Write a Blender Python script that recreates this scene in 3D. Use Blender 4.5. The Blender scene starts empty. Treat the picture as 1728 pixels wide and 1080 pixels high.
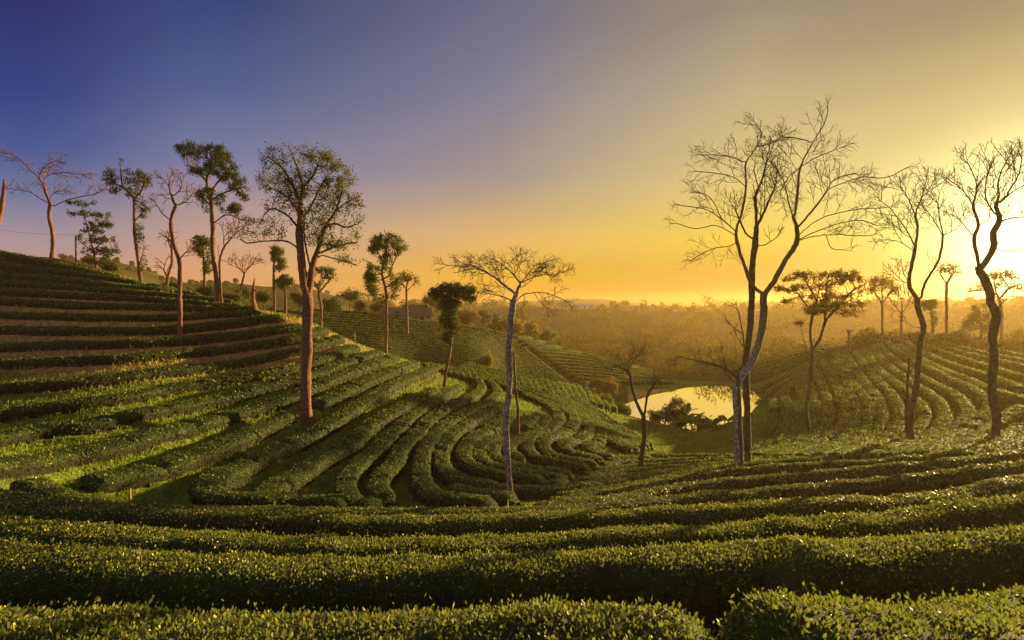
import bpy, math, random, time
import numpy as np
from mathutils import Vector, noise as mnoise
T0 = time.time()
random.seed(7)
RNG = np.random.default_rng(7)
S = bpy.context.scene
COL = S.collection

# ------------------------------------------------------------------ camera
F, U0, V0 = 960.0, 864.0, 530.0
cam = bpy.data.cameras.new("camera")
cam.sensor_width = 36.0; cam.lens = 36.0 * F / 1728.0
cam.shift_y = -10.0 / 1728.0
cam.clip_start = 0.1; cam.clip_end = 9000
camo = bpy.data.objects.new("camera", cam); COL.objects.link(camo)
camo.location = (0, 0, 0); camo.rotation_euler = (math.radians(90), 0, 0)
S.camera = camo

# ------------------------------------------------------------------ sun, sky, exposure
SUN_AZ = math.radians(50); SUN_EL = math.radians(7.3)
sd = Vector((math.sin(SUN_AZ) * math.cos(SUN_EL), math.cos(SUN_AZ) * math.cos(SUN_EL), math.sin(SUN_EL)))
sl = bpy.data.lights.new("sun", 'SUN'); sl.energy = 5.0; sl.angle = math.radians(0.6)
sl.color = (1.0, 0.68, 0.28)
so = bpy.data.objects.new("sun", sl); COL.objects.link(so)
so.rotation_euler = (-sd).to_track_quat('-Z', 'Y').to_euler()

W = bpy.data.worlds.new("World"); S.world = W; W.use_nodes = True
wn, wl = W.node_tree.nodes, W.node_tree.links
wn.clear()
def srgb(r, g, b):
    f = lambda c: (c / 255 / 12.92) if c / 255 <= 0.04045 else ((c / 255 + 0.055) / 1.055) ** 2.4
    return (f(r), f(g), f(b), 1)
def N(t, **k):
    n = wn.new(t)
    for a, b in k.items(): setattr(n, a, b)
    return n
tc = N('ShaderNodeTexCoord'); sep = N('ShaderNodeSeparateXYZ'); wl.new(tc.outputs['Generated'], sep.inputs[0])
flat = N('ShaderNodeCombineXYZ'); wl.new(sep.outputs[0], flat.inputs[0]); wl.new(sep.outputs[1], flat.inputs[1])
nrm = N('ShaderNodeVectorMath', operation='NORMALIZE'); wl.new(flat.outputs[0], nrm.inputs[0])
dot = N('ShaderNodeVectorMath', operation='DOT_PRODUCT'); wl.new(nrm.outputs[0], dot.inputs[0])
dot.inputs[1].default_value = (math.sin(SUN_AZ), math.cos(SUN_AZ), 0)
SKYCOL = [   # cosine from the sun's azimuth, then (sine of elevation, colour) rising from the horizon
 (-.02, [(.0, (225, 160, 112)), (.05, (205, 155, 130)), (.103, (172, 148, 152)), (.157, (120, 122, 152)), (.217, (82, 92, 143)), (.289, (56, 69, 127)), (.388, (44, 53, 106)), (1, (30, 36, 84))]),
 (.24, [(.0, (236, 168, 100)), (.075, (224, 168, 116)), (.121, (202, 162, 136)), (.228, (132, 130, 160)), (.335, (90, 98, 142)), (.445, (62, 70, 118)), (1, (34, 40, 90))]),
 (.63, [(.0, (250, 168, 45)), (.062, (250, 192, 66)), (.134, (230, 184, 110)), (.233, (170, 151, 140)), (.368, (134, 128, 144)), (.483, (110, 107, 130)), (1, (60, 62, 90))]),
 (.89, [(.0, (255, 176, 10)), (.047, (255, 200, 20)), (.122, (255, 214, 82)), (.213, (234, 202, 122)), (.339, (196, 174, 130)), (.449, (158, 141, 116)), (1, (80, 76, 86))]),
 (.985, [(.0, (255, 190, 40)), (.04, (255, 226, 80)), (.10, (255, 236, 120)), (.178, (255, 232, 146)), (.286, (214, 188, 126)), (.384, (166, 143, 108)), (1, (84, 76, 80))])]
HAZE_TOP, HAZE_DENS, HAZE_G, HAZE_COL = 42.0, .0004, .5, (1, .74, .30)
def behind_haze(cosaz, sinel, rgb):
    """what the sky must be so that, seen through the lit haze, it has this colour"""
    g = HAZE_G; ce = math.sqrt(1 - sinel ** 2); ct = ce * math.cos(SUN_EL) * cosaz + sinel * math.sin(SUN_EL)
    ph = (1 - g * g) / (4 * math.pi * (1 + g * g - 2 * g * ct) ** 1.5)
    T = math.exp(-HAZE_DENS * min(HAZE_TOP / max(sinel, .01), 1400)); ex = 2 ** 1.6
    out = []
    for c, sc_, al in zip(srgb(*rgb)[:3], sl.color, HAZE_COL): out.append(max((c - (5 * .9 * sc_ * ph * ex + .25) * al * (1 - T)) / T, .02 * c))
    return (*out, 1)
mx = None; prevc = None
for ci, (cosv, stops) in enumerate(SKYCOL):
    r_ = N('ShaderNodeValToRGB'); cr = r_.color_ramp; cr.interpolation = 'LINEAR'
    cr.elements[0].position = stops[0][0]; cr.elements[0].color = behind_haze(cosv, stops[0][0], stops[0][1])
    cr.elements[1].position = stops[-1][0]; cr.elements[1].color = behind_haze(cosv, stops[-1][0], stops[-1][1])
    for p_, c_ in stops[1:-1]: e_ = cr.elements.new(p_); e_.color = behind_haze(cosv, p_, c_)
    wl.new(sep.outputs[2], r_.inputs[0])
    if mx is None: mx = r_; mxo = r_.outputs[0]
    else:
        mr_ = N('ShaderNodeMapRange', interpolation_type='SMOOTHSTEP' if ci == 1 else 'LINEAR'); wl.new(dot.outputs['Value'], mr_.inputs[0])
        mr_.inputs[1].default_value = prevc; mr_.inputs[2].default_value = cosv
        m_ = N('ShaderNodeMix', data_type='RGBA'); wl.new(mr_.outputs[0], m_.inputs[0]); wl.new(mxo, m_.inputs[6]); wl.new(r_.outputs[0], m_.inputs[7]); mxo = m_.outputs[2]
    prevc = cosv
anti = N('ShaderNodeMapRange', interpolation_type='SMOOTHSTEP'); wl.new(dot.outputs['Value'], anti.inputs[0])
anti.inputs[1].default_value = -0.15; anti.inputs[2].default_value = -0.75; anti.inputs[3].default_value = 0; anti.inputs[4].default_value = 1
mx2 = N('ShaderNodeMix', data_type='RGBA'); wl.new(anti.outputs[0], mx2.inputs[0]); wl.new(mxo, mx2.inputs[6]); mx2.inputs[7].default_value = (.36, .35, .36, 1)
d3 = N('ShaderNodeVectorMath', operation='DOT_PRODUCT')
nn = N('ShaderNodeVectorMath', operation='NORMALIZE'); wl.new(tc.outputs['Generated'], nn.inputs[0])
wl.new(nn.outputs[0], d3.inputs[0]); d3.inputs[1].default_value = Vector((math.sin(math.radians(43)) * math.cos(math.radians(4.5)), math.cos(math.radians(43)) * math.cos(math.radians(4.5)), math.sin(math.radians(4.5))))
mxz = N('ShaderNodeMath', operation='MAXIMUM'); wl.new(d3.outputs['Value'], mxz.inputs[0]); mxz.inputs[1].default_value = 0
def glow(power, strength, col):
    p = N('ShaderNodeMath', operation='POWER'); wl.new(mxz.outputs[0], p.inputs[0]); p.inputs[1].default_value = power
    m = N('ShaderNodeMath', operation='MULTIPLY'); wl.new(p.outputs[0], m.inputs[0]); m.inputs[1].default_value = strength
    b = N('ShaderNodeBackground'); b.inputs[0].default_value = col; wl.new(m.outputs[0], b.inputs[1]); return b
g1 = glow(230, 1.2, (1, .80, .38, 1)); g2 = glow(12, 0.0, (1, .62, .12, 1))
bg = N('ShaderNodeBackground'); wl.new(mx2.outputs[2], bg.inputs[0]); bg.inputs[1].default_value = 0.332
sky = N('ShaderNodeTexSky', sky_type='NISHITA'); sky.sun_disc = False
sky.sun_elevation = SUN_EL; sky.sun_rotation = SUN_AZ; sky.dust_density = 3
sb = N('ShaderNodeBackground'); wl.new(sky.outputs[0], sb.inputs[0]); sb.inputs[1].default_value = 0.001
a1 = N('ShaderNodeAddShader'); a2 = N('ShaderNodeAddShader'); a3 = N('ShaderNodeAddShader')
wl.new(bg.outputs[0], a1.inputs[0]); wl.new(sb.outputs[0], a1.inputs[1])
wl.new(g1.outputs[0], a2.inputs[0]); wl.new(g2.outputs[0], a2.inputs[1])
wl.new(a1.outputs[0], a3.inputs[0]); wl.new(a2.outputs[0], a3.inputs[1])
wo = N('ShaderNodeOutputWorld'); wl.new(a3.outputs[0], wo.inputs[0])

S.view_settings.view_transform = 'Standard'; S.view_settings.look = 'None'
S.view_settings.exposure = 1.6; S.view_settings.gamma = 1.0
cy = S.cycles
cy.max_bounces = 5; cy.diffuse_bounces = 3; cy.glossy_bounces = 2; cy.transmission_bounces = 3
cy.volume_bounces = 0; cy.transparent_max_bounces = 6
cy.use_denoising = True
try: cy.denoiser = 'OPENIMAGEDENOISE'; cy.denoising_prefilter = 'ACCURATE'
except Exception: pass
cy.caustics_reflective = False; cy.caustics_refractive = False
cy.sample_clamp_indirect = 4.0; cy.sample_clamp_direct = 8.0

# ------------------------------------------------------------------ materials
def material(name, c1, c2, scale=4.0, c3=None, rough=0.8, transl=0.0, tcol=None, spec=0.3, bump=0.0, attr=None, low=None, detail=6, coat=0.0):
    m = bpy.data.materials.new(name); m.use_nodes = True
    n, l = m.node_tree.nodes, m.node_tree.links
    b = n['Principled BSDF']; out = n['Material Output']
    b.inputs['Roughness'].default_value = rough; b.inputs['Specular IOR Level'].default_value = spec
    g = n.new('ShaderNodeNewGeometry'); t = n.new('ShaderNodeTexNoise')
    t.inputs['Scale'].default_value = scale; t.inputs['Detail'].default_value = detail
    l.new(g.outputs['Position'], t.inputs['Vector'])
    r = n.new('ShaderNodeValToRGB'); l.new(t.outputs[0], r.inputs[0])
    r.color_ramp.elements[0].position = 0.38; r.color_ramp.elements[0].color = (*c1, 1)
    r.color_ramp.elements[1].position = 0.62; r.color_ramp.elements[1].color = (*c2, 1)
    if c3: e = r.color_ramp.elements.new(0.72); e.color = (*c3, 1)
    cout = r.outputs[0]
    if attr:
        a = n.new('ShaderNodeAttribute'); a.attribute_name = attr
        mm = n.new('ShaderNodeMix'); mm.data_type = 'RGBA'
        l.new(a.outputs['Fac'], mm.inputs[0]); mm.inputs[6].default_value = (*low, 1); l.new(cout, mm.inputs[7])
        cout = mm.outputs[2]
    l.new(cout, b.inputs['Base Color'])
    if bump:
        t2 = n.new('ShaderNodeTexNoise'); t2.inputs['Scale'].default_value = scale * 4; t2.inputs['Detail'].default_value = 5
        l.new(g.outputs['Position'], t2.inputs['Vector'])
        bp = n.new('ShaderNodeBump'); bp.inputs['Strength'].default_value = bump; bp.inputs['Distance'].default_value = 0.03
        l.new(t2.outputs[0], bp.inputs['Height']); l.new(bp.outputs[0], b.inputs['Normal'])
    if transl:
        tr = n.new('ShaderNodeBsdfTranslucent'); tr.inputs[0].default_value = (*tcol, 1)
        ms = n.new('ShaderNodeMixShader'); ms.inputs[0].default_value = transl
        l.new(b.outputs[0], ms.inputs[1]); l.new(tr.outputs[0], ms.inputs[2]); l.new(ms.outputs[0], out.inputs[0])
    return m

M = {}
def leaf_material(name, c1, c2, c3, low, transl, tcol, rough=0.6, spec=0.15, ns=0.9):
    """leaf colour varies per leaf (attribute tint) and in soft clumps; twiggy brown low down (attribute up)"""
    m = bpy.data.materials.new(name); m.use_nodes = True
    n, l = m.node_tree.nodes, m.node_tree.links
    b = n['Principled BSDF']; out = n['Material Output']
    b.inputs['Roughness'].default_value = rough; b.inputs['Specular IOR Level'].default_value = spec
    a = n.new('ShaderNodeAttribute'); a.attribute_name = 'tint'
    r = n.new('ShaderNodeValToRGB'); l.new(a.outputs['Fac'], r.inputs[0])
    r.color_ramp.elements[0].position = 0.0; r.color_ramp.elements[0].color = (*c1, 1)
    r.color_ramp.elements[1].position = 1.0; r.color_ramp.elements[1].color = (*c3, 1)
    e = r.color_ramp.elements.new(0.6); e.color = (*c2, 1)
    g = n.new('ShaderNodeNewGeometry'); t = n.new('ShaderNodeTexNoise'); t.inputs['Scale'].default_value = ns; t.inputs['Detail'].default_value = 3
    l.new(g.outputs['Position'], t.inputs['Vector'])
    mr = n.new('ShaderNodeMapRange'); l.new(t.outputs[0], mr.inputs[0]); mr.inputs[1].default_value = .3; mr.inputs[2].default_value = .7
    mr.inputs[3].default_value = 0.6; mr.inputs[4].default_value = 1.35
    mu = n.new('ShaderNodeVectorMath'); mu.operation = 'SCALE'; l.new(r.outputs[0], mu.inputs[0]); l.new(mr.outputs[0], mu.inputs['Scale'])
    cout = mu.outputs[0]
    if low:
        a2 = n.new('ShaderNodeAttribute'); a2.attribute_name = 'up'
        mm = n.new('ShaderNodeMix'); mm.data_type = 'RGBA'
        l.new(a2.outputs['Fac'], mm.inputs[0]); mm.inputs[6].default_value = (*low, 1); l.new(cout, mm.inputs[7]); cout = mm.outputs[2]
    l.new(cout, b.inputs['Base Color'])
    if transl:
        tr = n.new('ShaderNodeBsdfTranslucent'); tr.inputs[0].default_value = (*tcol, 1)
        ms = n.new('ShaderNodeMixShader'); ms.inputs[0].default_value = transl
        l.new(b.outputs[0], ms.inputs[1]); l.new(tr.outputs[0], ms.inputs[2]); l.new(ms.outputs[0], out.inputs[0])
    return m

M['tea_core'] = leaf_material('tea_core', (.016, .024, .007), (.026, .042, .010), (.04, .06, .014), (.018, .012, .009), 0, None, rough=.85, spec=.15)
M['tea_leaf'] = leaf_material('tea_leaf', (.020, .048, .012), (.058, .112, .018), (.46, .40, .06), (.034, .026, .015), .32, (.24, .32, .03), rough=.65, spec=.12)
M['tea_gloss_highlit'] = leaf_material('tea_gloss_highlit', (.018, .044, .011), (.060, .110, .018), (.72, .58, .10), (.034, .026, .015), .30, (.28, .34, .04), rough=.5, spec=.2)  # shinier leaves; yellow tips also brightened in colour as painted highlights
M['grass_blade'] = leaf_material('grass_blade', (.10, .18, .02), (.24, .32, .04), (.46, .34, .09), None, .35, (.30, .36, .05), rough=.6, spec=.25)
M['bark'] = material('bark', (.12, .05, .03), (.24, .11, .065), 9, c3=(.28, .16, .11), bump=.8, rough=.9)
M['bark_pale'] = material('bark_pale', (.13, .09, .07), (.36, .33, .31), 9, c3=(.50, .50, .50), bump=.7, rough=.9, attr='pale', low=(.13, .08, .055))
M['bark_dark'] = material('bark_dark', (.05, .032, .024), (.10, .065, .045), 5, bump=.7, rough=.9)
M['leaf_dark'] = leaf_material('leaf_dark', (.020, .038, .010), (.040, .070, .014), (.08, .11, .02), None, .25, (.10, .14, .02), ns=.5)
M['leaf_mid'] = leaf_material('leaf_mid', (.035, .050, .012), (.07, .09, .018), (.13, .13, .03), None, .35, (.22, .22, .03), ns=.5)
M['leaf_gold'] = leaf_material('leaf_gold', (.07, .06, .015), (.12, .10, .02), (.20, .15, .03), None, .40, (.32, .22, .03), ns=.3)
M['leaf_red'] = leaf_material('leaf_red', (.12, .06, .02), (.20, .09, .03), (.28, .15, .04), None, .35, (.30, .16, .03), ns=.3)
M['forest'] = leaf_material('forest', (.005, .009, .004), (.045, .045, .011), (.26, .16, .028), None, .20, (.22, .17, .03), ns=.02, spec=0, rough=.9)
M['wood'] = material('stake_wood', (.30, .22, .12), (.50, .40, .24), 20, rough=.8)
M['pole'] = material('pole_wood', (.12, .09, .07), (.22, .17, .13), 12, rough=.9)
M['rooftile'] = material('roof_tile', (.16, .08, .05), (.24, .13, .08), 3, rough=.9, bump=.6)
M['housewall'] = material('house_wall', (.42, .32, .24), (.50, .40, .30), 2, rough=.9)
M['whitewall'] = material('white_wall', (.65, .60, .55), (.75, .70, .66), 1, rough=.8)
M['dark'] = material('dark_opening', (.02, .02, .02), (.03, .028, .025), 2)
M['road'] = material('road_dust', (.28, .21, .14), (.36, .28, .20), 1.5, rough=.95)
M['banana'] = leaf_material('banana', (.035, .07, .015), (.06, .11, .02), (.10, .16, .03), None, .35, (.16, .24, .03))

# terrain material: grass, dirt, mown banks; colour zones are the ground's own
def terrain_material():
    m = bpy.data.materials.new('hillside_soil_and_grass'); m.use_nodes = True
    n, l = m.node_tree.nodes, m.node_tree.links
    b = n['Principled BSDF']; b.inputs['Roughness'].default_value = 1; b.inputs['Specular IOR Level'].default_value = 0
    g = n.new('ShaderNodeNewGeometry')
    def noise(sc, det=6):
        t = n.new('ShaderNodeTexNoise'); t.inputs['Scale'].default_value = sc; t.inputs['Detail'].default_value = det
        l.new(g.outputs['Position'], t.inputs['Vector']); return t
    def rr(t, p0, c0, p1, c1):
        r = n.new('ShaderNodeValToRGB'); l.new(t.outputs[0], r.inputs[0])
        r.color_ramp.elements[0].position = p0; r.color_ramp.elements[0].color = (*c0, 1)
        r.color_ramp.elements[1].position = p1; r.color_ramp.elements[1].color = (*c1, 1); return r
    grass = rr(noise(3.0), .35, (.08, .14, .018), .65, (.24, .29, .045))
    dirt = rr(noise(2.2), .35, (.30, .14, .055), .65, (.50, .27, .11))
    a = n.new('ShaderNodeAttribute'); a.attribute_name = 'dirt'
    t = noise(1.1); ad = n.new('ShaderNodeMath'); ad.operation = 'ADD'; l.new(t.outputs[0], ad.inputs[0]); l.new(a.outputs['Fac'], ad.inputs[1])
    mr = n.new('ShaderNodeMapRange'); l.new(ad.outputs[0], mr.inputs[0]); mr.inputs[1].default_value = .72; mr.inputs[2].default_value = .95
    mm = n.new('ShaderNodeMix'); mm.data_type = 'RGBA'; l.new(mr.outputs[0], mm.inputs[0]); l.new(grass.outputs[0], mm.inputs[6]); l.new(dirt.outputs[0], mm.inputs[7])
    far = rr(noise(.02, 8), .4, (.035, .045, .02), .62, (.10, .08, .035))
    soil = rr(noise(2.6), .35, (.030, .022, .014), .66, (.060, .065, .020))
    a3 = n.new('ShaderNodeAttribute'); a3.attribute_name = 'soil'
    m3 = n.new('ShaderNodeMix'); m3.data_type = 'RGBA'; l.new(a3.outputs['Fac'], m3.inputs[0]); l.new(mm.outputs[2], m3.inputs[6]); l.new(soil.outputs[0], m3.inputs[7]); mm = m3
    a2 = n.new('ShaderNodeAttribute'); a2.attribute_name = 'far'
    m2 = n.new('ShaderNodeMix'); m2.data_type = 'RGBA'; l.new(a2.outputs['Fac'], m2.inputs[0]); l.new(mm.outputs[2], m2.inputs[6]); l.new(far.outputs[0], m2.inputs[7])
    l.new(m2.outputs[2], b.inputs['Base Color'])
    bp = n.new('ShaderNodeBump'); bp.inputs['Strength'].default_value = .6; bp.inputs['Distance'].default_value = .08
    t3 = noise(9); l.new(t3.outputs[0], bp.inputs['Height']); l.new(bp.outputs[0], b.inputs['Normal'])
    return m
M['terrain'] = terrain_material()

# ------------------------------------------------------------------ tags and mesh helpers
def tag(o, label=None, cat=None, group=None, kind=None):
    if label: o['label'] = label
    if cat: o['category'] = cat
    if group: o['group'] = group
    if kind: o['kind'] = kind
    return o
def mesh_obj(name, V, quads=None, tris=None, mats=(), parent=None, mat_idx=None, attrs=None, smooth=True, origin=None):
    """fast mesh: V (n,3); quads (k,4); tris (j,3); attrs {name: per-vertex floats}"""
    V = np.asarray(V, np.float32)
    if origin is not None: V = V - np.asarray(origin, np.float32)
    me = bpy.data.meshes.new(name)
    nq = 0 if quads is None else len(quads); nt = 0 if tris is None else len(tris)
    me.vertices.add(len(V)); me.vertices.foreach_set('co', V.ravel())
    nl = nq * 4 + nt * 3
    li = np.empty(nl, np.int32); ls = np.empty(nq + nt, np.int32)
    if nq: li[:nq * 4] = np.asarray(quads, np.int32).ravel(); ls[:nq] = np.arange(nq) * 4
    if nt: li[nq * 4:] = np.asarray(tris, np.int32).ravel(); ls[nq:] = nq * 4 + np.arange(nt) * 3
    me.loops.add(nl); me.loops.foreach_set('vertex_index', li)
    me.polygons.add(nq + nt); me.polygons.foreach_set('loop_start', ls)
    if mat_idx is not None: me.polygons.foreach_set('material_index', np.asarray(mat_idx, np.int32))
    me.polygons.foreach_set('use_smooth', np.full(nq + nt, smooth, bool))
    for m in mats: me.materials.append(m)
    if attrs:
        for k, a in attrs.items():
            at = me.attributes.new(k, 'FLOAT', 'POINT'); at.data.foreach_set('value', np.asarray(a, np.float32))
    me.update(calc_edges=True)
    o = bpy.data.objects.new(name, me); COL.objects.link(o)
    if origin is not None: o.location = tuple(float(c) for c in origin)
    if parent is not None:
        o.parent = parent
        if origin is not None: o.location = tuple(float(c) for c in (np.asarray(origin) - np.asarray(parent.location)))
    return o
def empty(name, loc):
    o = bpy.data.objects.new(name, None); COL.objects.link(o); o.location = tuple(float(c) for c in loc); o.empty_display_size = .3
    return o

# ------------------------------------------------------------------ terrain height: thin plate through surveyed points
# (column u, row v, depth d) on the picture's rays; stored as slope z/r over (azimuth, ln r)
CP = """860 1106 7;860 1021 9;860 958 12;860 908 16;860 871 20;863 846 24
300 1110 6.7;300 1010 9;300 950 11.7;300 898 15;300 872 18
560 1108 6.9;560 1018 9;560 955 12;560 905 16
0 1120 6.5;0 1000 9;0 930 11.5;0 880 14;0 812 17;0 782 20;0 725 25;0 668 30;0 600 40;0 545 50;0 484 58;0 432 66
-250 1120 6;-250 980 9;-250 880 13;-250 790 18;-250 700 26;-250 600 38;-250 480 55;-250 420 66
1300 1085 6.8;1300 985 9.5;1300 920 12.5;1300 880 16;1300 850 20;1300 828 24
1728 1084 6.5;1728 954 9.5;1728 883 12.5;1728 840 15.5;1728 810 18.5;1728 781 22;1680 755 28;1728 700 38;1728 652 50;1728 622 65;1728 608 76
2000 1050 6.5;2000 900 10;2000 830 14;2000 770 20;2000 700 32;2000 640 50;2000 610 75
1500 772 28;1400 774 31;1270 778 35;1150 774 40;1245 797 29;1547 752 33;1367 737 42;1300 700 50;1300 655 75;1280 614 105
1400 622 75;1400 594 95;1500 642 60;1500 604 78;1500 574 95;1620 584 90;1600 664 50;1240 700 62;1200 735 52
1560 590 112;1400 600 120;1728 590 105;1728 600 125
950 818 28;1050 797 33;1080 775 38;1000 767 37;940 752 36;870 746 35;900 702 43;950 702 48;1000 722 47;1060 742 50;1050 702 62;1150 725 59;1130 742 52
520 720 30;430 846 20.5;600 846 21.5;700 842 22.5;780 839 23.5;600 765 27;700 742 30;750 657 50;800 692 40;800 656 55;650 600 56;650 665 40;740 622 75;680 610 62;850 634 80;1000 658 88;930 650 82
700 665 88;850 678 98;540 560 50;500 540 50;430 525 52;366 520 50;304 575 43;237 483 58;160 455 62;88 435 66
540 610 68;430 575 72;237 525 80;88 490 88;0 480 92;-250 480 95
200 800 20;100 832 17.5;200 705 27;200 605 38;400 705 30;400 605 42;450 645 36;330 745 25;300 840 19
1050 690 80;1100 680 95;1180 700 72;1200 657 100;1250 650 100;1130 645 110
440 524 105;600 530 125;700 543 128;560 565 100;650 592 95;750 603 100;820 617 102;870 565 140;800 554 130;950 590 145;960 640 112;1050 616 140;1100 642 122;1130 634 150
300 540 120;100 530 130;-200 520 130;440 540 140;600 545 160;700 558 165;870 590 175;950 620 190;1150 625 190;1300 610 170;1500 590 170;1728 585 170;2000 580 170;-200 530 180;200 540 180;1050 620 210;850 590 215;400 560 200;1350 600 215;1600 575 215;1900 570 215""".replace('\n', ';')
pts = np.array([[float(a) for a in s.split()] for s in CP.split(';') if s.strip()])
px_, py_ = (pts[:, 0] - U0) / F * pts[:, 2], pts[:, 2]
rr_ = np.hypot(px_, py_); KA = 1.6
Pc = np.c_[np.arctan2(px_, py_) * KA, np.log(rr_)]
Zc = -(pts[:, 1] - V0) / F * pts[:, 2] / rr_
def _phi(d2): return np.where(d2 > 1e-12, .5 * d2 * np.log(d2 + 1e-12), 0)
def _fit(P, Z, lam):
    n = len(P); K = _phi(((P[:, None] - P[None]) ** 2).sum(-1)) + lam * np.eye(n)
    Q = np.c_[np.ones(n), P]; A = np.zeros((n + 3, n + 3)); A[:n, :n] = K; A[:n, n:] = Q; A[n:, :n] = Q.T
    return np.linalg.solve(A, np.r_[Z, np.zeros(3)])
CO = _fit(Pc, Zc, 4e-4)
# fast lookup table of the fit
TA = np.linspace(-math.radians(64), math.radians(64), 700); TL = np.linspace(math.log(5.0), math.log(300), 700)
ga, gl = np.meshgrid(TA, TL, indexing='ij')
TAB = np.empty(ga.size)
qq = np.c_[ga.ravel() * KA, gl.ravel()]
for i in range(0, len(qq), 20000):
    q = qq[i:i + 20000]
    TAB[i:i + 20000] = _phi(((q[:, None] - Pc[None]) ** 2).sum(-1)) @ CO[:len(Pc)] + CO[len(Pc)] + q @ CO[len(Pc) + 1:]
TAB = TAB.reshape(ga.shape)
def sstep(x, a, b):
    t = np.clip((x - a) / (b - a), 0, 1); return t * t * (3 - 2 * t)
def vnoise(x, y, seed=0, f=1.0):
    """smooth pseudo noise from sines, vectorised"""
    r = np.random.default_rng(seed); s = 0
    for k in range(7):
        a = r.uniform(0, 6.283); w = f * (1.55 ** k) * .5; p = r.uniform(0, 6.283)
        s = s + np.sin((x * np.cos(a) + y * np.sin(a)) * w + p + 1.3 * np.sin((x * np.sin(a) - y * np.cos(a)) * w * .6 + p)) / (1.35 ** k)
    return s / 3.0
WATER = -12.0
POND_PX = [(1050, 690), (1078, 679), (1110, 668), (1160, 657), (1215, 652), (1262, 655), (1290, 661), (1296, 672), (1272, 686), (1258, 702), (1240, 716), (1210, 727), (1180, 727), (1145, 718), (1112, 708), (1078, 700)]
POND = np.array([((u - U0) / F * (-WATER * F / (v - V0)), -WATER * F / (v - V0)) for u, v in POND_PX])
def pond_sd(x, y):
    """signed distance to the pond edge, negative inside"""
    x, y = np.asarray(x, float), np.asarray(y, float); d = np.full(x.shape, 1e9); ins = np.zeros(x.shape, bool)
    for i in range(len(POND)):
        a, b = POND[i], POND[(i + 1) % len(POND)]
        t = np.clip(((x - a[0]) * (b[0] - a[0]) + (y - a[1]) * (b[1] - a[1])) / ((b - a) ** 2).sum(), 0, 1)
        d = np.minimum(d, np.hypot(x - a[0] - t * (b[0] - a[0]), y - a[1] - t * (b[1] - a[1])))
        c = (a[1] > y) != (b[1] > y)
        xi = a[0] + (y - a[1]) / (b[1] - a[1] + 1e-12) * (b[0] - a[0]); ins ^= c & (x < xi)
    return np.where(ins, -d, d)
def far_height(x, y):
    r = np.hypot(x, y); az = np.arctan2(x, y); u = U0 + F * np.tan(np.clip(az, -1.2, 1.2))
    z = -20 + 6 * vnoise(x, y, 3, .018)
    z = z + 24 * sstep(r, 270, 470) * (1 + .12 * vnoise(x, y, 5, .02))
    # blue mountain beyond the left shoulder, long low range in the middle
    m = np.exp(-((u - 205) / 110.) ** 2) * 27 + np.exp(-((u - 395) / 95.) ** 2) * 15 + np.exp(-((u - 60) / 90.) ** 2) * 22 + np.exp(-((u - 520) / 70.) ** 2) * 12
    z = z + (m * (1 + .07 * vnoise(x, y, 9, .05))) * sstep(r, 300, 400)
    m2 = np.exp(-((u - 860) / 120.) ** 2) * 16 + np.exp(-((u - 1010) / 90.) ** 2) * 18 + np.exp(-((u - 1300) / 130.) ** 2) * 16
    z = z + m2 * (1 + .06 * vnoise(x, y, 11, .02)) * sstep(r, 700, 1000)
    return z
def ground(x, y, detail=True):
    x = np.asarray(x, float); y = np.asarray(y, float)
    r = np.hypot(x, y); az = np.clip(np.arctan2(x, y), TA[0], TA[-1]); lr = np.clip(np.log(np.maximum(r, .01)), TL[0], TL[-1] - 1e-6)
    fa = (az - TA[0]) / (TA[1] - TA[0]); fl = (lr - TL[0]) / (TL[1] - TL[0])
    ia = np.clip(fa.astype(int), 0, len(TA) - 2); il = np.clip(fl.astype(int), 0, len(TL) - 2); fa = fa - ia; fl = fl - il
    s = (TAB[ia, il] * (1 - fa) * (1 - fl) + TAB[ia + 1, il] * fa * (1 - fl) + TAB[ia, il + 1] * (1 - fa) * fl + TAB[ia + 1, il + 1] * fa * fl)
    z = s * np.maximum(r, 5.0) + np.clip(5.0 - r, 0, 5) * .1
    w = sstep(r, 165, 235)
    z = z * (1 - w) + far_height(x, y) * w
    sdv = pond_sd(x, y)
    k = sstep(sdv, -1.5, 3.5)
    z = np.where(sdv < 3.5, (WATER - .6) * (1 - k) + np.maximum(z, WATER + .25) * k, z)
    nearp = (sdv >= 3.5) & (sdv < 14) & (z < WATER + .25)
    z = np.where(nearp, WATER + .25, z)
    if detail: z = z + .035 * vnoise(x, y, 21, 2.2) * (1 - sstep(r, 60, 120))
    return z

def cast(u, v, h=0.0, dmin=4.5, dmax=230.0):
    """depth where the ray through (u, v) meets the ground raised by h; closest approach if it misses"""
    u = np.atleast_1d(np.asarray(u, float)); v = np.atleast_1d(np.asarray(v, float))
    D = np.exp(np.linspace(math.log(dmin), math.log(dmax), 700))
    X = ((u - U0) / F)[:, None] * D; Y = np.broadcast_to(D, X.shape); Z = (-(v - V0) / F)[:, None] * D
    g = Z - (ground(X, Y, False) + h)
    below = g <= 0; first = np.where(below.any(1), below.argmax(1), -1)
    out = np.empty(len(u))
    for i in range(len(u)):
        k = first[i]
        if k > 0: a, b = g[i, k - 1], g[i, k]; out[i] = D[k - 1] + (D[k] - D[k - 1]) * a / (a - b + 1e-9)
        elif k == 0: out[i] = D[0]
        else: out[i] = D[(g[i] / D).argmin()]
    return out

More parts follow.
